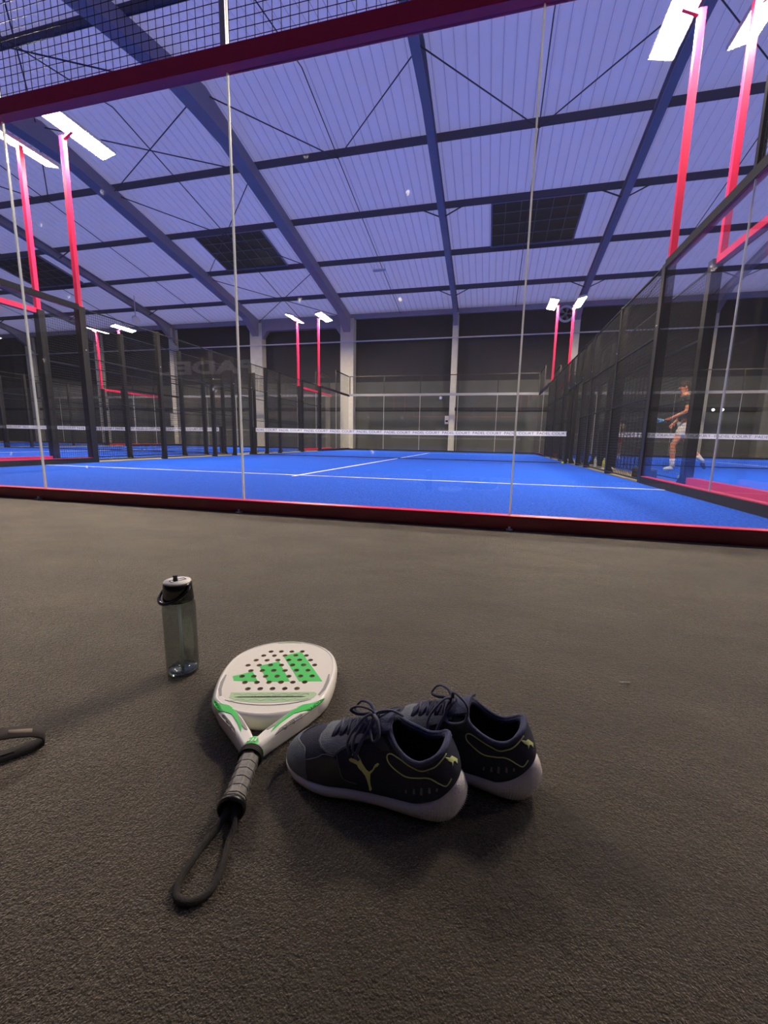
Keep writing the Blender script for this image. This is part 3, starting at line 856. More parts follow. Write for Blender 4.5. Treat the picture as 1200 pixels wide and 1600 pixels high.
OUT = [(0, 0), (.007, .021), (.028, .034), (.07, .038), (.12, .038), (.168, .044), (.210, .052), (.250, .050), (.282, .039), (.303, .018), (.308, -.006), (.301, -.030), (.278, -.044), (.240, -.048), (.19, -.043), (.15, -.034), (.10, -.032), (.06, -.034), (.028, -.032), (.007, -.020)]
OPN = [(.022, 0, .119), (.024, .020, .118), (.032, .032, .112), (.046, .037, .102), (.062, .038, .095), (.080, .037, .098), (.098, .033, .109), (.110, .026, .120), (.117, .016, .128), (.120, .006, .131), (.120, -.004, .131), (.118, -.014, .128), (.116, -.022, .122), (.110, -.029, .115), (.097, -.033, .107), (.080, -.036, .101), (.062, -.036, .097), (.045, -.035, .101), (.032, -.030, .110), (.024, -.018, .117)]
def feather(x):      # top of the midsole
    return 0.021 + 0.038 * max(0, (0.06 - x) / 0.06) ** 1.5 + 0.009 * max(0, (0.12 - x) / 0.12) - 0.002 * max(0, (x - 0.20) / 0.10)
def ground(x):       # underside: heel bevel and toe spring
    return 0.012 * max(0, (x - 0.225) / 0.075) ** 1.6 + 0.010 * max(0, (0.03 - x) / 0.03) ** 2

def make_shoe(side, label, loc, rz, lateral):
    """side=+1 left foot outline; lateral: the visible +y side is the outer side"""
    T = thing('trainer', label, 'shoe', loc, rz, None)
    my = side
    NS = 6
    out = catmull([(x, y * my, feather(x)) for x, y in OUT], NS)
    opn = catmull([(x, y * my, z) for x, y, z in OPN], NS)
    n = len(out); NV = 22
    def inward(P, d):
        res = []
        for i in range(len(P)):
            a, b = P[i - 1], P[(i + 1) % len(P)]; t = (b - a); t.z = 0; t.normalize()
            nn = Vector((-t.y, t.x, 0)) * (-1 if my > 0 else 1)
            res.append(Vector(P[i]) - nn * d)
        return res
    # (-t.y,t.x) for our winding: make sure +d goes inwards
    test = inward(out, 0.01)
    sgn = 1 if abs(test[n // 4].y) < abs(out[n // 4].y) else -1
    def inn(P, d): return inward(P, d * sgn)
    base = inn(out, 0.003)
    rings = []
    for k in range(NV + 1):
        t = k / NV; ring = []
        for i in range(n):
            P0, P2 = base[i], opn[i]
            d = Vector((P0.x - P2.x, P0.y - P2.y)); L = d.length
            fr = max(0, (P0.x - 0.16) / 0.14)
            hz = P2.z - P0.z
            c1 = P0 + Vector((d.x * 0.03, d.y * 0.06, hz * 0.40 - 0.002 * fr))
            c2 = Vector((P2.x + 0.42 * d.x, P2.y + 0.42 * d.y, P2.z - (0.30 + 0.05 * fr) * min(hz, L * 0.9) - 0.0))
            if P0.x < 0.05:   # heel cup bulges outwards
                c1 = P0 + Vector((-0.004, 0, hz * 0.35)); c2 = P2 + Vector((-0.010, 0, -hz * 0.33))
                if abs(P0.y) > 0.012:
                    c2.y += 0.004 * (1 if P0.y > 0 else -1)
            ring.append(((1 - t) ** 3) * P0 + 3 * t * (1 - t) ** 2 * c1 + 3 * t * t * (1 - t) * c2 + t ** 3 * P2)
        rings.append(ring)
    g = MB(); g.loft(rings, 0)
    # roll over the collar and down inside
    ins = [inn(rings[-1], 0.0045), inn(rings[-1], 0.008)]
    ins[0] = [p + Vector((0, 0, 0.0025)) for p in ins[0]]
    r2 = [p + Vector((0, 0, -0.006)) for p in ins[1]]
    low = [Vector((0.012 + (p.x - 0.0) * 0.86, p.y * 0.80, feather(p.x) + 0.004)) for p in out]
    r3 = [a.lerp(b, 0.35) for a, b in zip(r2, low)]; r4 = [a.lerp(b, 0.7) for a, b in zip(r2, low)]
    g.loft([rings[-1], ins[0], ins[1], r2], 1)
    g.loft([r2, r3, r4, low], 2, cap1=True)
    up = g.build('upper', [M['mesh_navy'], M['lining'], M['inner_dark']], T)
    me = up.data
    tree = BVHTree.FromPolygons([tuple(p) for r in rings for p in r],
                                [(i * n + j, i * n + (j + 1) % n, (i + 1) * n + (j + 1) % n, (i + 1) * n + j) for i in range(NV) for j in range(n)])
    def hit(p, d, off):
        p = Vector(p); d = Vector(d).normalized()
        h = tree.ray_cast(p, d)
        if h[0] is None:
            h2 = tree.find_nearest(p + d * 0.3)
            return None
        nrm = h[1] if h[1].dot(d) < 0 else -h[1]
        return h[0] + nrm * off
    def proj_side(x, z, s, off):
        h = hit((x, 0.2 * s, z), (0, -s, 0), off)
        return h if h is not None and h.y * s > 0.002 else None
    def proj_top(x, y, off): return hit((x, y, 0.3), (0, 0, -1), off)
    def decal(name, poly, fn, m, th=0.0009, step=0.004, parent=None):
        v, t = tri_region(poly, step=step); P0 = []; P1 = []; ok = []
        for x, y in v:
            a, b = fn(x, y, -0.0006), fn(x, y, th)
            ok.append(a is not None and b is not None)
            P0.append(a or Vector((0, 0, 0))); P1.append(b or Vector((0, 0, 0)))
        t = [q for q in t if all(ok[i] for i in q) and max((P1[q[i]] - P1[q[i - 1]]).length for i in range(3)) < 0.02]
        if not t: return None
        root = {}
        def find(a):
            while root.setdefault(a, a) != a: a = root[a]
            return a
        for q in t:
            for i in q[1:]: root[find(i)] = find(q[0])
        cnt = {}
        for q in t: cnt[find(q[0])] = cnt.get(find(q[0]), 0) + 1
        big = max(cnt, key=cnt.get); t = [q for q in t if find(q[0]) == big]
        g = MB(); extrude_tris(g, P0, P1, t, smooth=False)
        return g.build(name, m, parent or T)
    def line(name, pts, fn, m, r=0.0009, closed=False, parent=None, off=0.0008):
        q = catmull([(x, y, 0) for x, y in pts], 8, closed)
        w = [fn(p.x, p.y, off) for p in q]; w = [p for p in w if p is not None]
        if len(w) < 3: return None
        g = MB(); g.tube(w, r, 6, closed=closed); return g.build(name, m, parent or T)
    S = lambda s: (lambda x, z, o: proj_side(x, z, s, o))
    # ---- midsole and outsole
    g = MB(); sr = []
    for d, f_ in ((0.006, 0.0), (0.001, 0.10), (-0.003, 0.35), (-0.0045, 0.6), (-0.002, 0.88), (0.0005, 1.0), (0.005, 1.02)):
        pts = inn(out, d); pin = inn(out, max(d, 0.0015)); ring = []
        for i, p in enumerate(pts):
            x = out[i].x; p = p.lerp(pin[i], min(1, max(0, (x - 0.22) / 0.06))); z0, z1 = ground(x) + 0.002, max(feather(x), ground(x) + 0.004)
            hb = max(0, (0.05 - x) / 0.05); ex = -0.006 * hb * (1 - abs(f_ - 0.45) * 1.4)
            ring.append(Vector((p.x + ex, p.y, z0 + (z1 - z0) * f_)))
        sr.append(ring)
    g.loft(sr, 0, cap0=True, cap1=True)
    ms = g.build('midsole', M['sole'], T)
    g = MB(); orr = []
    for d, dz in ((0.010, 0.0), (0.004, 0.0), (0.003, 0.0035)):
        orr.append([Vector((p.x, p.y, ground(out[i].x) + dz)) for i, p in enumerate(inn(out, d))])
    g.loft(orr, 0, cap0=True, cap1=True)
    g.build('outsole', M['outsole'], T)
    # heel texture lugs
    g = MB(); mtree = BVHTree.FromPolygons([tuple(p) for r in sr for p in r], [(i * n + j, i * n + (j + 1) % n, (i + 1) * n + (j + 1) % n, (i + 1) * n + j) for i in range(6) for j in range(n)])
    for s_ in (1, -1):
        for ia in range(17):
            for iz in range(8):
                a = radians(95 + ia * 5.3); z = 0.009 + iz * 0.0038 + (ia % 2) * 0.0018
                o = Vector((0.055, 0, z)); d = Vector((cos(a), s_ * sin(a), 0)); hh = mtree.ray_cast(o + d * 0.15, -d)
                if hh[0] is None: continue
                nn = hh[1] if hh[1].dot(d) > 0 else -hh[1]
                sd = nn.cross(Vector((0, 0, 1))).normalized(); upv = sd.cross(nn)
                c = hh[0]
                if z > feather(c.x) - 0.004 or z < ground(c.x) + 0.005: continue
                q = [c + sd * 0.0014 - nn * .0003, c + upv * 0.0012 - nn * .0003, c - sd * 0.0014 - nn * .0003, c - upv * 0.0012 - nn * .0003, c + nn * 0.0024]
                g.add(q, [(0, 1, 4), (1, 2, 4), (2, 3, 4), (3, 0, 4), (3, 2, 1, 0)])
    o = g.build('heel_texture', M['sole'], ms); o['kind'] = 'stuff'
    # ---- collar piping
    g = MB(); g.tube([p + Vector((0, 0, 0.0005)) for p in inn(rings[-1], 0.002)], 0.0042, 8, closed=True)
    g.build('collar', M['lining'], T)
    # ---- tongue
    g = MB(); tr = []
    for k in range(9):
        t = k / 8; x = 0.205 - 0.092 * t
        c = proj_top(x, 0, 0.002) if x > 0.126 else None
        z = c.z if c else 0.131 + 0.006 * (0.126 - x) / 0.012
        w = 0.016 + 0.013 * t
        tr.append([(x - 0.004 * abs(u) ** 2, u * w, z + 0.004 - 0.008 * u * u) for u in (-1, -.6, -.2, .2, .6, 1)])
    tr2 = [[(x + 0.001, y, z - 0.006) for x, y, z in r] for r in tr]
    g.loft([a + b[::-1] for a, b in zip(tr, tr2)], 0, cap0=True, cap1=True)
    g.build('tongue', M['lining'], T, bevel=0.001)
    # ---- overlays
    def proj_ball(a, e, off):
        d = Vector((cos(radians(a)) * cos(radians(e)), sin(radians(a)) * cos(radians(e)), sin(radians(e))))
        h = tree.ray_cast(Vector((.20, 0, .020)), d)
        if h[0] is None: return None
        nn = h[1] if h[1].dot(d) > 0 else -h[1]
        return h[0] + nn * off
    def deg_decal(name, poly, m, th):
        v, t = tri_region(poly, step=3.0)
        P0 = [proj_ball(x, y, -0.0006) for x, y in v]; P1 = [proj_ball(x, y, th) for x, y in v]
        t = [q for q in t if all(P0[i] is not None for i in q)]
        P0 = [p or Vector() for p in P0]; P1 = [p or Vector() for p in P1]
        g = MB(); extrude_tris(g, P0, P1, t); return g.build(name, m, T)
    edge = [(-50, 4), (-47, 14), (-42, 25), (-30, 33), (-17, 29), (-5, 23.6), (5, 23.6), (17, 29), (30, 33), (42, 25), (47, 14), (50, 4)]
    deg_decal('toe_cap', edge + [(a_, 1.5) for a_ in range(48, -49, -6)], M['suede'], 0.0013)
    line('toe_stitch', edge, proj_ball, M['stitch'], r=0.0006, off=0.0015)
    for s in (1, -1):
        eye = [(.232, 0.0), (.2347, .0133 * s), (.2327, .0245 * s), (.2239, .0335 * s), (.2089, .0398 * s), (.1966, .0417 * s), (.187, .0375 * s), (.172, .033 * s), (.155, .030 * s), (.135, .027 * s), (.137, .015 * s), (.160, .014 * s), (.185, .0135 * s), (.205, .012 * s), (.213, .006 * s), (.214, 0.0)]
        decal('eyestay', eye, lambda x, y, o: proj_top(x, y, o), M['suede'], th=0.0016)
        decal('eyelet_tab', [(.136, .116), (.131, .105), (.118, .100), (.104, .103), (.110, .110), (.120, .117)], S(s), M['overlay'], th=0.0014)
        line('eyestay_stitch', [(.2325, .0133 * s), (.230, .024 * s), (.222, .032 * s), (.2085, .038 * s), (.1966, .0397 * s), (.187, .0355 * s), (.172, .031 * s)], proj_top, M['stitch'], r=0.0005, off=0.0018)
    # ---- throat shadow cloth under the laces
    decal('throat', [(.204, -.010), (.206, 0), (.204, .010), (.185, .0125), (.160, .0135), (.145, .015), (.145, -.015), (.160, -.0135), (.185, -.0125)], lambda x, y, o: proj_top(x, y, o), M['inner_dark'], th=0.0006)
    # ---- laces
    xs = [.206, .192, .178, .164, .150]
    for k, x in enumerate(xs):
        g = MB(); pts = []
        for j in range(9):
            u = -1 + j / 4.0
            yy = u * 0.021; c = proj_top(x + 0.003 * u, yy, 0.001)
            if c: pts.append(c + Vector((0, 0, 0.0045 * (1 - u ** 4))))
        g.tube(pts, 0.0026, 6, flat=0.55); g.build('lace', M['lace'], T)
        if k < 4:
            for s in (1, -1):
                g = MB(); pts = []
                for j in range(9):
                    u = -1 + j / 4.0; yy = s * u * 0.021; xx = x - 0.006 - 0.006 * u
                    c = proj_top(xx, yy, 0.001)
                    if c: pts.append(c + Vector((0, 0, (0.0065 if s > 0 else 0.005) * (1 - u ** 4))))
                g.tube(pts, 0.0025, 6, flat=0.55); g.build('lace', M['lace'], T)
    kx, kz = 0.143, 0.131
    g = MB(); g.lathe([(0, -.006), (.006, -.004), (.0075, 0), (.006, .004), (0, .006)], (kx, 0, kz), 10); g.build('lace_knot', M['lace'], T)
    loops = [
        [(kx, 0, kz), (kx + .012, -.012, kz + .008), (kx + .032, -.022, kz + .004), (kx + .044, -.020, kz - .012), (kx + .034, -.012, kz - .012), (kx + .014, -.004, kz - .004), (kx, 0, kz)],
        [(kx, 0, kz), (kx - .004, .014, kz + .010), (kx - .014, .028, kz + .012), (kx - .020, .038, kz - .006), (kx - .010, .036, kz - .018), (kx + .002, .018, kz - .008), (kx, 0, kz)],
        [(kx, 0, kz), (kx + .010, .012, kz + .004), (kx + .026, .028, kz - .014), (kx + .032, .038, kz - .032), (kx + .026, .043, kz - .046)],
        [(kx, 0, kz), (kx - .004, .010, kz + .002), (kx + .004, .026, kz - .014), (kx + .012, .038, kz - .032), (kx + .016, .044, kz - .05)]]
    if lateral:
        loops += [[(kx, 0, kz), (kx + .006, .006, kz + .012), (kx + .024, .010, kz + .016), (kx + .040, .006, kz + .004), (kx + .030, .002, kz - .004), (kx + .010, 0, kz)],
                  [(kx, 0, kz), (kx - .010, .004, kz + .012), (kx - .030, .004, kz + .018), (kx - .044, -.004, kz + .008), (kx - .034, -.012, kz + .006), (kx - .012, -.006, kz + .004), (kx, 0, kz)],
                  [(kx + .010, .018, kz - .004), (kx + .022, .030, kz - .022), (kx + .022, .040, kz - .040), (kx + .010, .043, kz - .052)]]
    if not lateral:
        loops[1] = [(kx, 0, kz), (kx - .004, .014, kz + .020), (kx - .016, .026, kz + .026), (kx - .034, .034, kz + .014), (kx - .030, .038, kz - .010), (kx - .002, .034, kz - .022), (kx + .006, .018, kz - .010), (kx, 0, kz)]
    for L_ in loops:
        g = MB(); g.tube(catmull(L_, 7, closed=False), 0.0031, 6, flat=0.6); g.build('lace_bow', M['lace'], T)
    # ---- side prints, both sides carry the heel piping
    for s in (1, -1):
        pipe = PIPE
        line('lime_piping', pipe, S(s), M['lime'], r=0.0010, parent=T)
        for (tx, tz, tw, thh) in TICKS:
            decal('heel_tick', [(tx - tw, tz - thh), (tx + tw, tz - thh), (tx + tw * 0.7, tz + thh), (tx - tw * 0.7, tz + thh)], S(s), M['stitch'], th=0.0006, step=0.002)
    if lateral:
        decal('lime_cat_logo', CAT, S(1), M['lime'], th=0.0010, step=0.0025)
    def HB(y, z, o):
        h = hit((-0.3, y, z), (1, 0, 0), o)
        return h if h is not None and h.x < 0.08 else None
    sm = [(x * 0.0105, z * 0.0105 + 0.101) for x, z in [(-1, -.5), (-.5, .1), (-.1, .5), (.4, .5), (1, .9), (.8, .3), (.4, -.1), (.5, -.6), (.1, -.2), (-.3, -.3), (-.6, -.9)]]
    decal('heel_logo', [(y + 0.015, z) for y, z in sm], HB, M['lime'], th=0.0010, step=0.002)
    # lower side overlay panel
    decal('side_overlay', [(.252, .046), (.240, .055), (.227, .061), (.2147, .068), (.197, .070), (.190, .068), (.1844, .058), (.1787, .040), (.160, .033), (.170, .027), (.20, .024), (.25, .022), (.262, .026)], S(1), M['overlay'], th=0.0009)
    line('side_stitch', [(.192, .075), (.1844, .058), (.1787, .040), (.1566, .034)], S(1), M['stitch'], r=0.0005, off=0.0012)
    line('panel_stitch', [(.248, .0505), (.227, .061), (.2147, .069), (.197, .0715)], S(1), M['stitch'], r=0.0006, off=0.0012)
    return T, tree

PIPE = [(.0125, .0775), (.0188, .067), (.0282, .0718), (.04, .0776), (.061, .0724), (.0823, .0698), (.1039, .0844), (.109, .0954), (.1032, .1002), (.09, .0972), (.0715, .0902), (.0543, .0864), (.0373, .0975), (.0275, .108), (.0225, .114)]
TICKS = [(.0781, .0428, .0014, .003), (.0657, .0468, .0018, .0045), (.0545, .050, .0022, .006), (.0422, .0558, .0018, .005), (.0313, .0596, .0014, .003)]
CAT = [(0.1659, 0.0854), (0.1598, 0.0879), (0.156, 0.0859), (0.1511, 0.0797), (0.1463, 0.0722), (0.1413, 0.0645), (0.1371, 0.0615), (0.1319, 0.0668), (0.1276, 0.0766), (0.1234, 0.0809), (0.1208, 0.0801), (0.1225, 0.076), (0.1267, 0.0727), (0.1311, 0.064), (0.1352, 0.0579), (0.1359, 0.0462), (0.1352, 0.0362), (0.133, 0.0298), (0.1352, 0.0259), (0.1374, 0.0273), (0.1386, 0.0354), (0.141, 0.045), (0.1433, 0.0528), (0.1482, 0.0599), (0.1532, 0.0649), (0.1566, 0.0708), (0.1593, 0.0715), (0.1638, 0.0726), (0.1684, 0.073), (0.17, 0.0757), (0.1672, 0.0779), (0.1626, 0.0776), (0.1602, 0.0804), (0.1615, 0.0823), (0.1657, 0.0822)]
SHL, treeL = make_shoe(1, 'nearer navy trainer with a lime cat logo on its side, toe against the racket', (2.842, -2.330, FZ), pi - 0.10, True)
SHR, treeR = make_shoe(-1, 'farther navy trainer, behind and right of the one touching the racket', (2.957, -2.264, FZ), pi - 0.19, False)

# ================================================================== WATER BOTTLE
M['smoke_plastic'] = glass_mat('smoke grey bottle plastic', tint=(0.76, 0.785, 0.775), marks=False, base=0.05, rough=0.10)
M['clear_base'] = glass_mat('clear bottle base', tint=(0.9, 0.93, 0.93), marks=False, base=0.25, rough=0.08)
M['straw'] = mat('pale straw', (200, 210, 210), rough=0.4)
translucent_mix(M['straw'], 0.6, (0.8, 0.85, 0.85))
M['lid_glare'] = mat('lid top with painted glare', (252, 246, 236), rough=0.38, coat=0.5)  # pale reflection on the black lid painted as its top colour
M['gloss_black'] = mat('gloss black', (10, 10, 11), rough=0.18)
BT = thing('water_bottle', 'smoke grey see-through drinking bottle with black lid, standing left behind the racket', 'bottle', (2.155, -2.106, FZ), 0)
g = MB()
g.lathe([(0.0, 0.006), (0.024, 0.006), (0.031, 0.002), (0.0345, 0.003), (0.0365, 0.010), (0.037, 0.02), (0.0368, 0.10), (0.0372, 0.168), (0.0362, 0.180), (0.033, 0.186), (0.0315, 0.190)], n=48)
g.lathe([(0.0300, 0.190), (0.0315, 0.185), (0.0348, 0.178), (0.0358, 0.166), (0.0354, 0.10), (0.0356, 0.02), (0.0335, 0.013), (0.02, 0.012), (0.0, 0.016)], n=48)
g.build('bottle_body', M['smoke_plastic'], BT)
g = MB(); g.lathe([(0, .0065), (.012, .0065), (.018, .011), (.024, .006), (.029, .010), (.033, .006), (.0345, .012), (.033, .0135), (0, .0125)], n=40)
for k in range(10):
    a = 2 * pi * k / 10; g.lathe([(0, -.003), (.003, -.002), (.0038, 0), (.003, .002), (0, .003)], (0.0275 * cos(a), 0.0275 * sin(a), 0.010), 8)
g.build('moulded_base', M['clear_base'], BT)
g = MB(); g.tube([(0.0, 0.0, 0.014), (0.001, 0.0, 0.10), (0.0, 0, 0.198)], 0.0035, 12); g.build('straw', M['straw'], BT)
g = MB(); g.lathe([(0, .186), (.0335, .186), (.0345, .190), (.0335, .198), (.0325, .212), (.0315, .226), (.030, .229), (0, .229)], n=40); lid = g.build('lid', M['gloss_black'], BT)
g = MB(); g.lathe([(0, .229), (.0292, .229), (.0302, .231), (.0295, .2335), (0, .2345)], n=40); lt = g.build('lid_top', M['lid_glare'], BT)
rec = [(-.016, -.007), (.018, -.007), (.018, .007), (-.016, .007)]
R_ = Matrix.Rotation(radians(62), 4, 'Z')
g = MB(); zz = .2346
for a, b in zip(rec, rec[1:] + rec[:1]): g.bar((a[0], a[1], zz), (b[0], b[1], zz), 0.0011, 0.0008)
g.build('spout_groove', M['gloss_black'], BT, xf=R_)
g = MB(); g.lathe([(0, 0), (.0058, 0), (.0052, .004), (.0045, .009), (.0058, .0105), (.0058, .013), (0, .013)], (-.004, 0, .2340), 16); g.build('spout', M['black_plastic'], BT, xf=R_)
g = MB(); pts = []
for j in range(25):
    u = j / 24; a = radians(150 + 205 * u); rr = 0.0355 + 0.006 * sin(pi * u) ** 0.5 if 0 < u < 1 else 0.0345
    pts.append((rr * cos(a), rr * sin(a), 0.221 - 0.032 * sin(pi * u)))
g.tube(pts, 0.0042, 8, flat=0.8); g.build('carry_loop', M['gloss_black'], BT)
for a in (150, 355):
    a = radians(a); g = MB(); g.tube([(0.030 * cos(a), 0.030 * sin(a), .221), (0.037 * cos(a), 0.037 * sin(a), .221)], 0.006, 12); g.build('loop_hinge', M['gloss_black'], BT)

# ================================================================== STRAP AND LINT
M['webbing'] = mat('dark webbing', (52, 46, 42), rough=0.85, noise=0.25, nscale=500, bump=0.5, bscale=800)
M['webbing_edge'] = mat('worn tan webbing end', (120, 108, 92), rough=0.8)
ST = thing('strap', 'black webbing strap folded back on itself at the left picture edge', 'strap', (2.075, -2.395, FZ))
L = Vector((2.075, -2.395, FZ))
ax = Vector((-0.62, -0.78, 0)).normalized(); sd = Vector((ax.y, -ax.x, 0))
def ribbon(prof, w, th, tw=0.0):
    rings = []
    for i, (s, z) in enumerate(prof):
        a = prof[max(0, i - 1)]; b = prof[min(len(prof) - 1, i + 1)]
        d = Vector((b[0] - a[0], b[1] - a[1])).normalized(); nn = Vector((-d.y, d.x))
        r = []
        for (e, o) in ((-1, -1), (1, -1), (1, 1), (-1, 1)):
            p = ax * (s + nn.x * th / 2 * o) + sd * (e * w / 2) + Vector((0, 0, z + nn.y * th / 2 * o))
            r.append(p)
        rings.append(r)
    return rings
g = MB(); pr = [(0.20, 0.003), (0.12, 0.003), (0.06, 0.003), (0.02, 0.003), (0.0, 0.004), (-0.012, 0.010), (-0.012, 0.022), (-0.002, 0.031), (0.012, 0.037), (0.035, 0.044), (0.07, 0.050), (0.11, 0.054), (0.20, 0.050)]
pr = [(p.x, p.y) for p in catmull([(a, b, 0) for a, b in pr], 5, closed=False)]
g.loft(ribbon(pr, 0.034, 0.003), cap0=True, cap1=True); g.build('webbing_loop', M['webbing'], ST)
g = MB(); g.loft(ribbon([(0.002, 0.0348), (0.018, 0.0405), (0.034, 0.0458)], 0.012, 0.0012), cap0=True, cap1=True); g.build('worn_patch', M['webbing_edge'], ST)
g = MB(); g.loft(ribbon([(0.20, 0.0055), (0.12, 0.0055), (0.03, 0.0055)], 0.003, 0.001), cap0=True, cap1=True); g.build('seam', M['grip_seam'], ST)
g = MB(); g.tube([(3.190, -1.860, FZ + .002), (3.196, -1.861, FZ + .0025), (3.200, -1.859, FZ + .0028), (3.208, -1.860, FZ + .003), (3.213, -1.862, FZ + .003)], [.0008, .001, .0008, .0014, .003], 6)
tag(g.build('lint', M['white_plastic']), 'tiny white scrap of lint on the bare carpet right of the shoes', 'lint')

# ================================================================== PLAYERS
def skin_mesh(name, J, E_, m, parent, root=0, sub=2):
    """J: list of (co, radius); E_: edges; grown with skin + subdivision and stored as plain mesh"""
    me = bpy.data.meshes.new(name)
    me.from_pydata([j[0] for j in J], E_, [])
    o = bpy.data.objects.new(name, me); COL.objects.link(o)
    mo = o.modifiers.new('skin', 'SKIN'); mo.use_smooth_shade = True
    for i, sv in enumerate(me.skin_vertices[0].data):
        r = J[i][1]
        sv.radius = r if isinstance(r, tuple) else (r, r)
        sv.use_root = (i == root)
    s = o.modifiers.new('sub', 'SUBSURF'); s.levels = sub; s.render_levels = sub
    dg = bpy.context.evaluated_depsgraph_get()
    m2 = bpy.data.meshes.new_from_object(o.evaluated_get(dg))
    bpy.data.objects.remove(o); bpy.data.meshes.remove(me)
    m2.name = name; m2.materials.clear(); m2.materials.append(m)
    for p in m2.polygons: p.use_smooth = True; p.material_index = 0
    o = bpy.data.objects.new(name, m2); COL.objects.link(o); o.parent = parent
    return o

def ellipsoid(mb, c, r, n=16, m=10, cut=None, mi=0):
    rings = []
    for i in range(m + 1):
        t = pi * i / m
        rings.append([(c[0] + r[0] * sin(t) * cos(2 * pi * j / n), c[1] + r[1] * sin(t) * sin(2 * pi * j / n), c[2] + r[2] * cos(t)) for j in range(n)])
    if cut is not None: rings = rings[:cut]
    mb.loft(rings, mi)

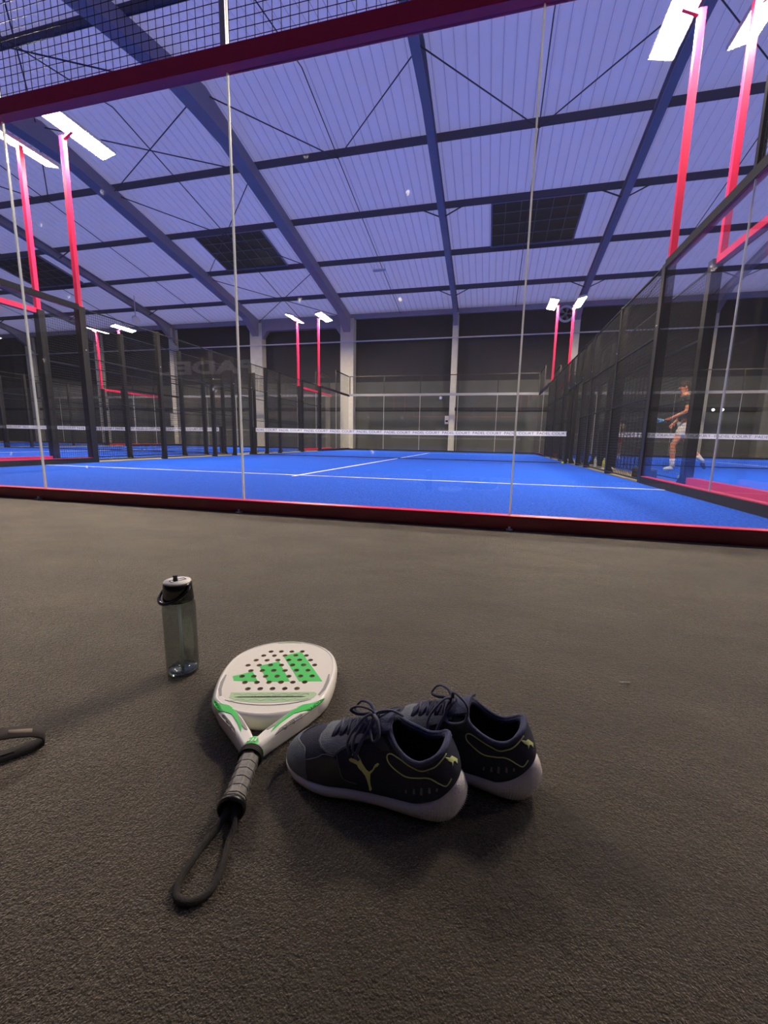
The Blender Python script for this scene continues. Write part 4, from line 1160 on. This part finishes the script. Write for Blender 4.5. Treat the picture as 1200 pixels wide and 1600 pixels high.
def person(label, loc, rz, cols, pose, scale=1.0):
    P = thing('person', label, 'person', loc, rz)
    P.scale = (scale,) * 3
    skin_m, shirt_m, short_m, shoe_l, shoe_r, hair_m, sock_m = cols
    j = pose
    J = []; E_ = []
    def add(co, r, par=None):
        J.append((Vector(co), r)); i = len(J) - 1
        if par is not None: E_.append((par, i))
        return i
    def chain(pts, par):
        for co, r in pts: par = add(co, r, par)
        return par
    pel = add(j['pelvis'], (.13, .10))
    ch1 = add(j['waist'], (.12, .09), pel); ch2 = add(j['chest'], (.15, .11), ch1); nk0 = add(j['neckbase'], (.075, .07), ch2)
    nk = add(j['neck'], .055, nk0)
    hc = Vector(j['head'])
    h1 = add(hc + Vector((0.0, 0, -.075)), (.060, .062), nk); h2 = add(hc, (.078, .092), h1); add(hc + Vector((-.008, 0, .075)), (.062, .075), h2)
    for s in (1, -1):
        k = 'l' if s > 0 else 'r'
        sh, el, wr = (Vector(v) for v in j['arm_' + k])
        a = add(sh, .062, nk0)
        a = add(sh.lerp(el, .35), .052, a); a = add(el, .040, a); a = add(el.lerp(wr, .35), .040, a); w = add(wr, .027, a)
        d = (wr - el).normalized(); side = d.cross(Vector((0, 1, 0))).normalized() if abs(d.y) < .9 else Vector((0, 0, 1))
        palm = add(wr + d * .055, (.036, .020), w)
        J_palm = wr + d * .075
        for f in range(4):
            off = side * (-.024 + .016 * f); ln = (.070, .080, .075, .060)[f]
            b0 = add(J_palm + off, .010, palm)
            b1 = add(J_palm + off * 1.05 + d * ln * .5 + Vector((0, -s * .006, 0)), .009, b0)
            add(J_palm + off * 1.05 + d * ln * .85 + Vector((0, -s * .024, 0)), .008, b1)
        t0 = add(wr + d * .03 + side * -.030, .011, w)
        add(wr + d * .065 + side * -.048 + Vector((0, -s * .012, 0)), .009, t0)
        hip, kn, an, toe = (Vector(v) for v in j['leg_' + k])
        a = add(hip, .088, pel); a = add(hip.lerp(kn, .5), .076, a); a = add(kn, .054, a); a = add(kn.lerp(an, .3), .058, a); a = add(an, .036, a)
        heel = an + (an - toe).normalized() * .03; heel.z = an.z - .05
        a2 = add(an.lerp(toe, .35) + Vector((0, 0, -.035)), .035, a); add(toe, .026, a2)
    body = skin_mesh('body', J, E_, skin_m, P)
    # face: nose, eyes, mouth, ears
    g = MB(); g.add([hc + Vector(v) for v in [(.080, -.012, -.030), (.080, .012, -.030), (.106, 0, -.032), (.086, 0, .012)]], [(0, 2, 1), (0, 3, 2), (1, 2, 3), (0, 1, 3)]); g.build('nose', skin_m, body)
    for s in (1, -1):
        g = MB(); ellipsoid(g, hc + Vector((.074, s * .030, .010)), (.012, .014, .007), 8, 6); g.build('eye', M['gloss_black'], body)
        g = MB(); ellipsoid(g, hc + Vector((-.005, s * .082, -.012)), (.020, .010, .030), 8, 6); g.build('ear', skin_m, body)
    g = MB(); g.bar(hc + Vector((.080, -.022, -.062)), hc + Vector((.080, .022, -.062)), .008); g.build('mouth', mat('lips', (150, 80, 72)), body)
    g = MB(); ellipsoid(g, hc + Vector((-.014, 0, .034)), (.094, .086, .090), 18, 12)
    hr = g.build('hair', hair_m, P)
    # shirt: torso and short sleeves
    J2 = []; E2 = []
    def a2(co, r, par=None):
        J2.append((Vector(co), r)); i = len(J2) - 1
        if par is not None: E2.append((par, i))
        return i
    pv = Vector(j['pelvis'])
    b0 = a2(pv + Vector((0, 0, .01)), (.155, .125)); b1 = a2(j['waist'], (.142, .115), b0); b2 = a2(j['chest'], (.172, .132), b1); b3 = a2(Vector(j['neckbase']) + Vector((0, 0, -.01)), (.095, .085), b2)
    for k in 'lr':
        sh, el, wr = (Vector(v) for v in j['arm_' + k])
        a = a2(sh, .080, b3); a2(sh.lerp(el, .62), .072, a)
    skin_mesh('shirt', J2, E2, shirt_m, P)
    J2.clear(); E2.clear()
    b0 = a2(pv, (.160, .128)); a2(pv + Vector((0, 0, .10)), (.140, .112), b0)
    for k in 'lr':
        hip, kn, an, toe = (Vector(v) for v in j['leg_' + k])
        a = a2(hip, .108, b0); a2(hip.lerp(kn, .62), .104, a)
    skin_mesh('shorts', J2, E2, short_m, P)
    for k, sm in (('l', shoe_l), ('r', shoe_r)):
        hip, kn, an, toe = (Vector(v) for v in j['leg_' + k])
        d = (toe - an); 
        J2.clear(); E2.clear()
        f = (toe - an).normalized(); base = an + Vector((0, 0, -.055)) if abs(f.z) < .8 else an.lerp(toe, .2)
        a = a2(an + Vector((-.02, 0, -.02)), .050); a = a2(an.lerp(toe, .25) + Vector((0, 0, -.03)), (.052, .048), a); a = a2(an.lerp(toe, .65) + Vector((0, 0, -.01)), (.050, .042), a); a2(toe + f * .03, (.044, .034), a)
        skin_mesh('shoe', J2, E2, sm, P)
        g = MB(); g.tube([an + (kn - an) * t for t in (-.03, .1, .22, .36)], [.046, .044, .046, .052], 12); g.build('sock', sock_m, P)
    return P

SK = mat('skin', (214, 140, 106), rough=0.55)
HR = mat('dark hair', (58, 50, 42), rough=0.8, noise=0.3, nscale=60)
poseA = dict(pelvis=(0, 0, .94), waist=(.01, 0, 1.10), chest=(.03, 0, 1.32), neckbase=(.04, 0, 1.47), neck=(.06, 0, 1.54), head=(.085, 0, 1.67),
             arm_l=((.04, .19, 1.44), (.08, .24, 1.18), (.30, .20, 1.06)), arm_r=((.04, -.19, 1.44), (-.06, -.24, 1.18), (.10, -.22, .98)),
             leg_l=((0, .10, .92), (.20, .11, .52), (.16, .11, .10), (.30, .12, .04)), leg_r=((0, -.10, .92), (-.16, -.10, .52), (-.44, -.10, .22), (-.50, -.10, .07)))
A_LOC = (6.90, 7.75, 0.0)
PA = person('man in a charcoal T-shirt and white shorts striding left, behind the right fence', A_LOC, pi, (SK, mat('charcoal jersey', (52, 58, 58), rough=0.85), mat('white shorts', (214, 210, 204), rough=0.85),
       mat('white sports shoe', (210, 220, 214), rough=0.5), mat('navy sports shoe', (30, 44, 84), rough=0.5), HR, mat('white sock', (232, 224, 208), rough=0.9)), poseA, 1.08)
poseB = dict(pelvis=(0, 0, .92), waist=(.0, 0, 1.08), chest=(.01, 0, 1.30), neckbase=(.01, 0, 1.45), neck=(.02, 0, 1.52), head=(.03, 0, 1.65),
             arm_l=((0, .19, 1.42), (.04, .24, 1.16), (.22, .12, 1.02)), arm_r=((0, -.19, 1.42), (.04, -.24, 1.16), (.22, -.10, 1.02)),
             leg_l=((0, .10, .90), (.05, .12, .50), (.0, .13, .10), (.14, .14, .04)), leg_r=((0, -.10, .90), (.05, -.12, .50), (0, -.13, .10), (.14, -.14, .04)))
PB = person('distant player in yellow top and red shorts, behind the mesh right of the centre net', (7.52, 15.2, 0.0), -pi / 2 - 0.15,
       (SK, mat('pale yellow jersey', (214, 204, 130), rough=0.85), mat('red shorts', (168, 34, 40), rough=0.85), M['white_plastic'], M['white_plastic'], HR, mat('white sock', (232, 224, 208), rough=0.9)), poseB, 0.92)

def hand_racket(label, loc, rz, ry, face_m):
    T = thing('padel_racket', label, 'racket', loc, rz); T.rotation_euler = (0.35, ry, rz)
    pts = [(0.33 + 0.13 * cos(a), 0.125 * sin(a)) for a in [2 * pi * i / 28 for i in range(28)]]
    g = MB(); plate(g, pts, -0.019, 0.019, circles=[(0.33 + 0.028 * i, 0.028 * k, 0.006) for i in range(-2, 3) for k in range(-2, 3)]); g.build('head', face_m, T, bevel=0.004)
    for s in (1, -1):
        g = MB(); g.bar((0.235, s * 0.085, 0), (0.12, s * 0.012, 0), 0.024, 0.032); g.build('throat_arm', face_m, T)
    g = MB(); g.tube([(0.0, 0, 0), (0.13, 0, 0)], 0.016, 10); g.build('grip', M['cord'], T)
    return T
hand_racket('light blue racket held out in front by the man in white shorts', (A_LOC[0] - 0.36, A_LOC[1] - 0.20, 1.08), pi, 0.0, mat('light blue racket', (120, 190, 214), rough=0.4))

# ================================================================== SMALL THINGS AROUND THE COURTS
def ball(loc, label):
    g = MB(); ellipsoid(g, loc, (.033, .033, .033), 16, 12)
    return tag(g.build('padel_ball', M['ball']), label, 'ball')
M['ball'] = mat('ball felt', (205, 214, 60), rough=0.9)
ball((5.95, 5.15, .037), 'yellow ball lying by the foot of the right fence')
ball((4.78, 9.6, .033), 'pale ball at the foot of the right net post of the centre court')
def small_bottle(loc, label, col, cap):
    T = thing('drink_bottle', label, 'bottle', loc)
    g = MB(); g.lathe([(0, 0), (.034, 0), (.035, .02), (.033, .10), (.035, .16), (.028, .19), (.014, .21), (.014, .225), (0, .225)], n=18); g.build('bottle_body', col, T)
    g = MB(); g.lathe([(0, .222), (.017, .222), (.017, .245), (0, .245)], n=14); g.build('cap', cap, T)
M['clear_pet'] = mat('clear drink plastic', (196, 206, 208), rough=0.2)
M['yellow_drink'] = mat('yellow drink', (206, 210, 96), rough=0.3)
small_bottle((5.30, 8.2, 0.004), 'clear drink bottle on the kerb by the right fence', M['clear_pet'], M['white_plastic'])
small_bottle((5.34, 7.55, 0.004), 'yellow-green drink bottle on the kerb by the right fence', M['yellow_drink'], M['white_plastic'])
small_bottle((-5.60, 11.2, 0.004), 'pale drink bottle between the fences left of the centre net', M['clear_pet'], M['white_plastic'])
g = MB(); g.loft([[(5.28 + a * .14 * sx, 6.95 + b * .09 * sx, .004 + z) for a, b in [(cos(t), sin(t)) for t in [2 * pi * i / 14 for i in range(14)]]] for sx, z in ((.9, 0), (1.05, .02), (.95, .05), (.6, .075), (.2, .082))], cap0=True, cap1=True)
tag(g.build('towel', mat('pale towel', (196, 190, 178), rough=0.95, bump=0.6, bscale=40)), 'crumpled pale towel on the kerb by the right fence', 'towel')
t = thing('sports_bag', 'black sports bag on the kerb by the right fence near the glass', 'bag', (5.33, 4.9, 0.004))
MB().box(-.12, .12, -.26, .26, 0, .18).build('bag_body', M['cord'], t, bevel=.04)
MB().tube(catmull([(0, -.15, .17), (0, -.10, .25), (0, .10, .25), (0, .15, .17)], 5, closed=False), .010, 8).build('bag_handle', M['webbing'], t)

# fittings on the far wall and columns
def fitting(name, label, cat, loc, size, m, detail=None):
    T = thing(name, label, cat, loc)
    w, d, h_ = size
    MB().box(-w / 2, w / 2, -d, 0, 0, h_).build('casing', m, T, bevel=.01)
    if detail: MB().box(-w * .32, w * .32, -d - .01, -d, h_ * .25, h_ * .45).build('dark_window', M['gloss_black'], T)
    return T
fitting('control_box', 'small white box on the far wall just left of the central thin column', 'electrical box', (0.27, Y1 - 0.05, 1.55), (.22, .1, .46), M['white_plastic'], True)
fitting('control_box', 'pale box fixed to the leftmost visible column', 'electrical box', (-18.1, Y1 - 0.05, 1.3), (.55, .2, .85), M['concrete'])
fitting('control_box', 'grey box low on the far wall behind the man in white shorts', 'electrical box', (12.35, Y1 - 0.05, 1.2), (.35, .15, .8), M['grey_plastic'])
t = thing('security_camera', 'small white dome camera on the far wall left of the central column', 'camera', (-0.12, Y1 - 0.05, 3.02))
MB().tube([(0, 0, 0), (0, -.10, 0)], .06, 12).build('camera_bracket', M['white_plastic'], t)
g = MB(); ellipsoid(g, (0, -.16, -.02), (.09, .09, .09)); g.build('camera_dome', M['white_plastic'], t)
t = thing('emergency_light', 'twin-headed emergency light on the far wall at the right', 'light', (13.62, Y1 - 0.05, 2.35))
MB().box(-.25, .25, -.06, 0, -.08, .02).build('light_bar', M['black_steel'], t)
EM = mat('emergency lens', (255, 255, 250), emit=3.0)
for s in (-.2, .2):
    g = MB(); ellipsoid(g, (s, -.10, 0), (.07, .06, .07), 12, 8); g.build('light_head', EM, t)
# switched-off strip light under the roof
t = thing('strip_light', 'small pale unlit strip light hanging under the middle of the roof', 'light', (-2.6, 17.2, roof_z(17.2) - .50))
MB().box(-.30, .30, -.07, .07, 0, .07).build('light_body', M['white_plastic'], t, bevel=.01)
for s in (-.25, .25): MB().tube([(s, 0, .07), (s, 0, .30)], .006, 6).build('hanger', M['purlin'], t)
# spotlight by the left column and round fan by the right lamps
t = thing('spotlight', 'silver spotlight on a bracket under the roof beside the far left lamp', 'spotlight', (-17.3, 18.3, 7.1))
MB().tube([(0, 0, 1.3), (0, 0, .15)], .025, 8).build('spot_stem', M['pipe'], t)
g = MB(); g.tube([(-.30, .2, .12), (-.1, .05, .1), (.25, -.25, -.1)], [.10, .16, .20], 16); g.build('spot_housing', M['housing'], t)
g = MB(); g.tube([(.252, -.252, -.101), (.262, -.262, -.106)], .17, 16); g.build('spot_lens', M['white_plastic'], t)
t = thing('wall_fan', 'round grey fan high on the far wall between the two right-hand lamps', 'fan', (6.15, Y1 - 0.5, 7.1))
g = MB(); g.tube([(.36 * cos(a), 0, .36 * sin(a)) for a in [2 * pi * i / 28 for i in range(28)]], .06, 8, closed=True); g.build('fan_ring', M['housing'], t)
for k in range(5):
    a = 2 * pi * k / 5; ca, sa = cos(a), sin(a)
    g = MB(); g.add([(.06 * ca, -.03, .06 * sa), (.33 * cos(a - .25), -.02, .33 * sin(a - .25)), (.33 * cos(a + .35), .05, .33 * sin(a + .35)), (.06 * ca, -.015, .06 * sa), (.33 * cos(a - .25), -.005, .33 * sin(a - .25)), (.33 * cos(a + .35), .065, .33 * sin(a + .35))],
                      [(0, 1, 2), (5, 4, 3), (0, 3, 4, 1), (1, 4, 5, 2), (2, 5, 3, 0)]); g.build('fan_blade', M['grey_plastic'], t)
g = MB(); g.tube([(0, -.08, 0), (0, .40, 0)], .07, 14); g.build('fan_motor', M['grey_plastic'], t)
